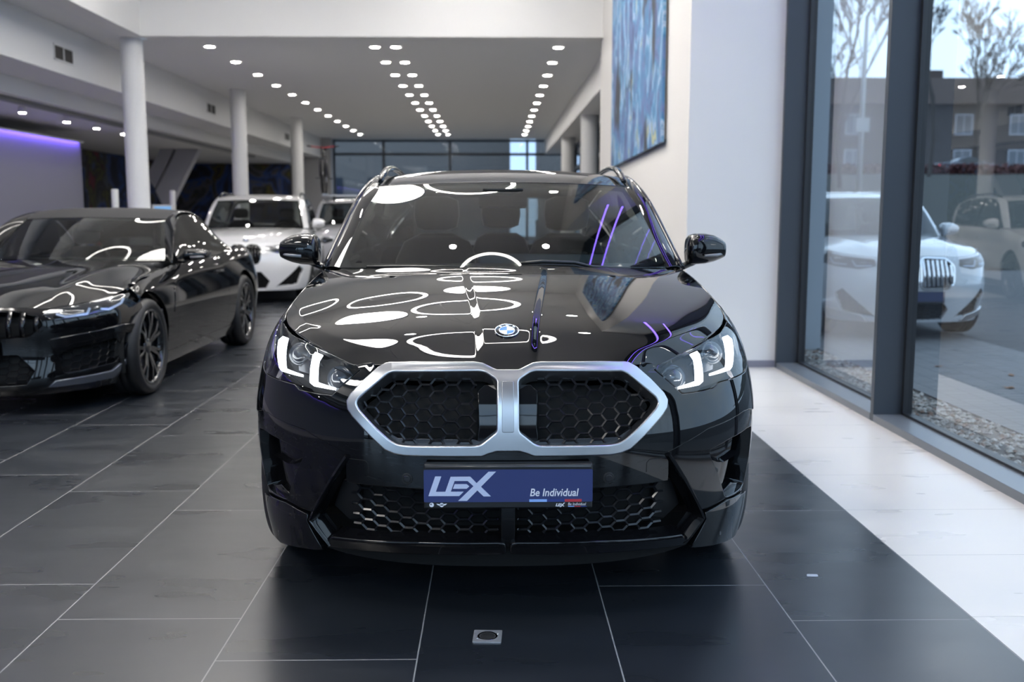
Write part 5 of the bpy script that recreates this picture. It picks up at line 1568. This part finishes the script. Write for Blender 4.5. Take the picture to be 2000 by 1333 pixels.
# dark saloon driving past on the upper street
S5 = dict(M8); S5.update(roof_m=mat('saloon_paint', (.05, .07, .11), .12, coat=1), cpillar_m=mat('saloon_paint'), plate=None)
c5, B5, h5 = make_car('dark blue saloon with a red tail light on the raised street behind the hedge', (34.6, 68.0, 3.72), R(93), mat('saloon_paint'), S5)
tl = MB().box((-.55, 4.84, .80), (.5, .06, .10)).build('tail_light', mat('tail_red', (.5, .02, .03), .3, emit=(1, .06, .10), estr=2.5), c5, .02)

# rising lawn, hedge and raised street
def bank(name, prof, x0, x1, m, n=40, amp=.05):
    r = random.Random(5); mb = MB(); V = []; F = []
    for j, (y, z) in enumerate(prof):
        for i in range(n + 1): V.append((lerp(x0, x1, i / n), y, z + r.uniform(-amp, amp)))
    for j in range(len(prof) - 1):
        for i in range(n): F.append((j * (n + 1) + i, j * (n + 1) + i + 1, (j + 1) * (n + 1) + i + 1, (j + 1) * (n + 1) + i))
    return mb.add(V, F, True).build(name, m)
M_grass = mat('wet_lawn', (.011, .014, .010), .9, noise=(3, .5))
struct(bank('terrain_bank', [(24, -.06), (32, .35), (42, 1.4), (54, 3.0), (62, 3.70)], 4, 70, M_grass), 'dark green grass slope rising behind the parked cars')
struct(MB().span((0, 62.0, 3.3), (90, 76, 3.71)).build('road_upper', M_asph), 'raised street at the top of the slope')
def leafy(name, boxes, n, size, m, label, cat, seed, kind=None, parent=None):
    r = random.Random(seed); mb = MB()
    for k in range(n):
        a, b = r.choice(boxes)
        p = Vector([r.uniform(a[i], b[i]) for i in range(3)])
        q = Vector((r.uniform(-1, 1), r.uniform(-1, 1), r.uniform(-1, 1))).normalized(); t = q.orthogonal().normalized(); w = q.cross(t)
        s = size * r.uniform(.6, 1.3)
        mb.add([p - t * s, p + w * s * .5, p + t * s, p - w * s * .5], [(0, 1, 2, 3)])
    o = mb.build(name, m, parent)
    return tag(o, label, cat, kind=kind)
hg = MB()
r = random.Random(9)
leafy('hedge', [((8, 62.2, 3.6), (60, 63.4, 4.35))], 9000, .17, mat('hedge_red', (.075, .022, .022), .8), 'low dark red hedge along the raised street', 'hedge', 9)

# tenement block with brown roof beyond the street
bd = empty('apartment_block', (44, 84, 3.7), 0, 'long dark apartment block with a brown tiled roof beyond the street', 'building')
M_fac = mat('facade_grey', (.032, .027, .027), .8, noise=(1.5, .2)); M_roof = mat('roof_brown', (.045, .028, .022), .8)
MB().span((-26, 0, 0), (26, 9, 6.6)).build('facade', M_fac, bd)
MB().prism([(-.6, 6.6), (9.6, 6.6), (8.0, 9.0), (1.8, 9.0)], -26.4, 26.4, Matrix(((0, 0, 1, 0), (1, 0, 0, 0), (0, 1, 0, 0), (0, 0, 0, 1)))).build('roof', M_roof, bd)
for k in range(11):
    for j in range(2):
        x = -24 + k * 4.6
        w = MB().span((x, -.06, 1.2 + j * 2.9), (x + 1.5, -.005, 2.9 + j * 2.9)).build('window', mat('far_window_frame', (.22, .23, .26), .5), bd)
        MB().span((x + .12, -.08, 1.32 + j * 2.9), (x + .70, -.062, 2.78 + j * 2.9)).build('window_glass', mat('far_glass', (.05, .06, .075), .1), w)
        MB().span((x + .80, -.08, 1.32 + j * 2.9), (x + 1.38, -.062, 2.78 + j * 2.9)).build('window_glass', mat('far_glass'), w)
for x in (-18, -6, 5): MB().span((x, 4.5, 8.4), (x + 1.2, 5.5, 10.0)).build('chimney', M_roof, bd)

# bare trees
M_bark = mat('bare_bark', (.045, .038, .034), .9)
def tree(x, y, z, h, seed, label, spread=.42, twig=1.0):
    r = random.Random(seed); mb = MB(); tw = MB()
    def grow(p, d, L, rad, n):
        q = p + d * L; m_ = p + d * L * .5 + Vector((r.uniform(-1, 1), r.uniform(-1, 1), r.uniform(-.3, .3))) * L * .06
        rad = max(rad, .016)
        (mb if n > 1 else tw).tube([p, m_, q], [rad, rad * .85, rad * .7], 5 if n > 1 else 3, caps=False)
        if n == 0: return
        for k in range(3 if n > 1 else 4):
            t = 1.0 if k == 0 else r.uniform(.45, 1.0)
            b = p + d * L * t
            nd = (d + Vector((r.uniform(-1, 1), r.uniform(-1, 1), r.uniform(-.35, .55))) * spread * (1.2 if k else .5)).normalized()
            grow(b, nd, L * r.uniform(.55, .80), rad * (.66 if k == 0 else .5), n - 1)
    e = empty('bare_tree', (x, y, z), 0, label, 'tree', 'bare winter trees outside')
    grow(Vector((0, 0, 0)), Vector((0, 0, 1)), h * .30, h * .009, 7)
    mb.build('trunk', M_bark, e); tw.build('twigs', M_bark, e)
    return e
tree(25.4, 58.5, 3.4, 15.5, 2, 'dark bare tree in front of the apartment block, right beside the window post', .50)
tree(33.8, 70.5, 3.75, 13.5, 4, 'bare tree farther off, before the middle of the apartment block', .48)
tree(17.6, 51.0, 2.6, 14.0, 8, 'tall bare tree seen through the narrow left pane', .46)
tree(42.5, 74.5, 3.75, 10.0, 11, 'bare tree by the right part of the apartment block', .46)
# street lamp with a sign, seen through the narrow pane
lp = empty('street_lamp', (9.47, 26.0, .0), 0, 'grey street lamp post carrying a small sign, seen in the narrow pane', 'street lamp')
M_post = mat('galvanised', (.40, .42, .43), .5, metal=.4)
MB().tube([(0, 0, 0), (0, 0, 5.0), (.02, 0, 6.3)], [.07, .06, .045], 12).build('lamp_post', M_post, lp)
MB().tube([(.02, 0, 6.3), (.1, -.4, 6.55), (.12, -.9, 6.62)], .03, 8).build('lamp_arm', M_post, lp)
MB().box((.12, -1.1, 6.62), (.22, .5, .09)).build('lamp_head', M_post, lp, .02)
MB().span((-.17, -.09, 3.40), (.17, -.075, 3.76)).build('sign_board', mat('sign_pale', (.35, .37, .38), .5), lp)
# neighbouring buildings seen through the far windows
nb = empty('neighbour_building', (-5, 48, 0), 0, 'blue grey neighbouring building outside the far windows', 'building')
MB().span((-9, 0, -.1), (5.75, 4, 9)).build('facade', mat('neighbour_wall', (.17, .155, .14), .6), nb)
for k in range(6): MB().span((-7.6 + k * 2.2, -.05, 1.2), (-6.6 + k * 2.2, -.002, 3.0)).build('window', mat('far_glass'), nb)
nb2 = empty('annex_building', (4.4, 44, 0), 0, 'dark annex building outside the far right windows', 'building')
MB().span((-2.4, 0, -.1), (1.0, 5, 9)).build('facade', mat('neighbour_wall'), nb2)
MB().span((-2.45, 1.0, 1.0), (-2.405, 4.0, 3.0)).build('window', mat('far_glass'), nb2)
nb3 = empty('side_building', (3.55, 26, 0), 0, 'dark neighbouring wall outside the windows right of the lower hall', 'building')
MB().span((0, -8, -.1), (.3, 12, 7)).build('facade', mat('neighbour_wall'), nb3)
for k in range(3): MB().span((-.04, -6 + k * 6, 1.0), (-.002, -3 + k * 6, 3.0)).build('window', mat('far_glass'), nb3)
struct(MB().span((-30, 36.45, -.2), (2.66, 60, -.06)).build('pavement_far', M_asph), 'dark yard outside the far windows')
struct(MB().span((-30, -60, -.2), (26, -7.55, -.06)).build('street_front', M_asph), 'street in front of the showroom')
# what faces the street facade: houses and trees mirrored in the nose of the car
ob = empty('opposite_building', (0, -52, 0), 0, 'dark row of houses across the street from the showroom', 'building')
MB().span((-30, -8, -.1), (30, 0, 5.0)).build('facade', M_fac, ob)
MB().prism([(-8.4, 5.0), (.4, 5.0), (-2.6, 7.5), (-5.4, 7.5)], -30.3, 30.3, Matrix(((0, 0, 1, 0), (1, 0, 0, 0), (0, 1, 0, 0), (0, 0, 0, 1)))).build('roof', M_roof, ob)
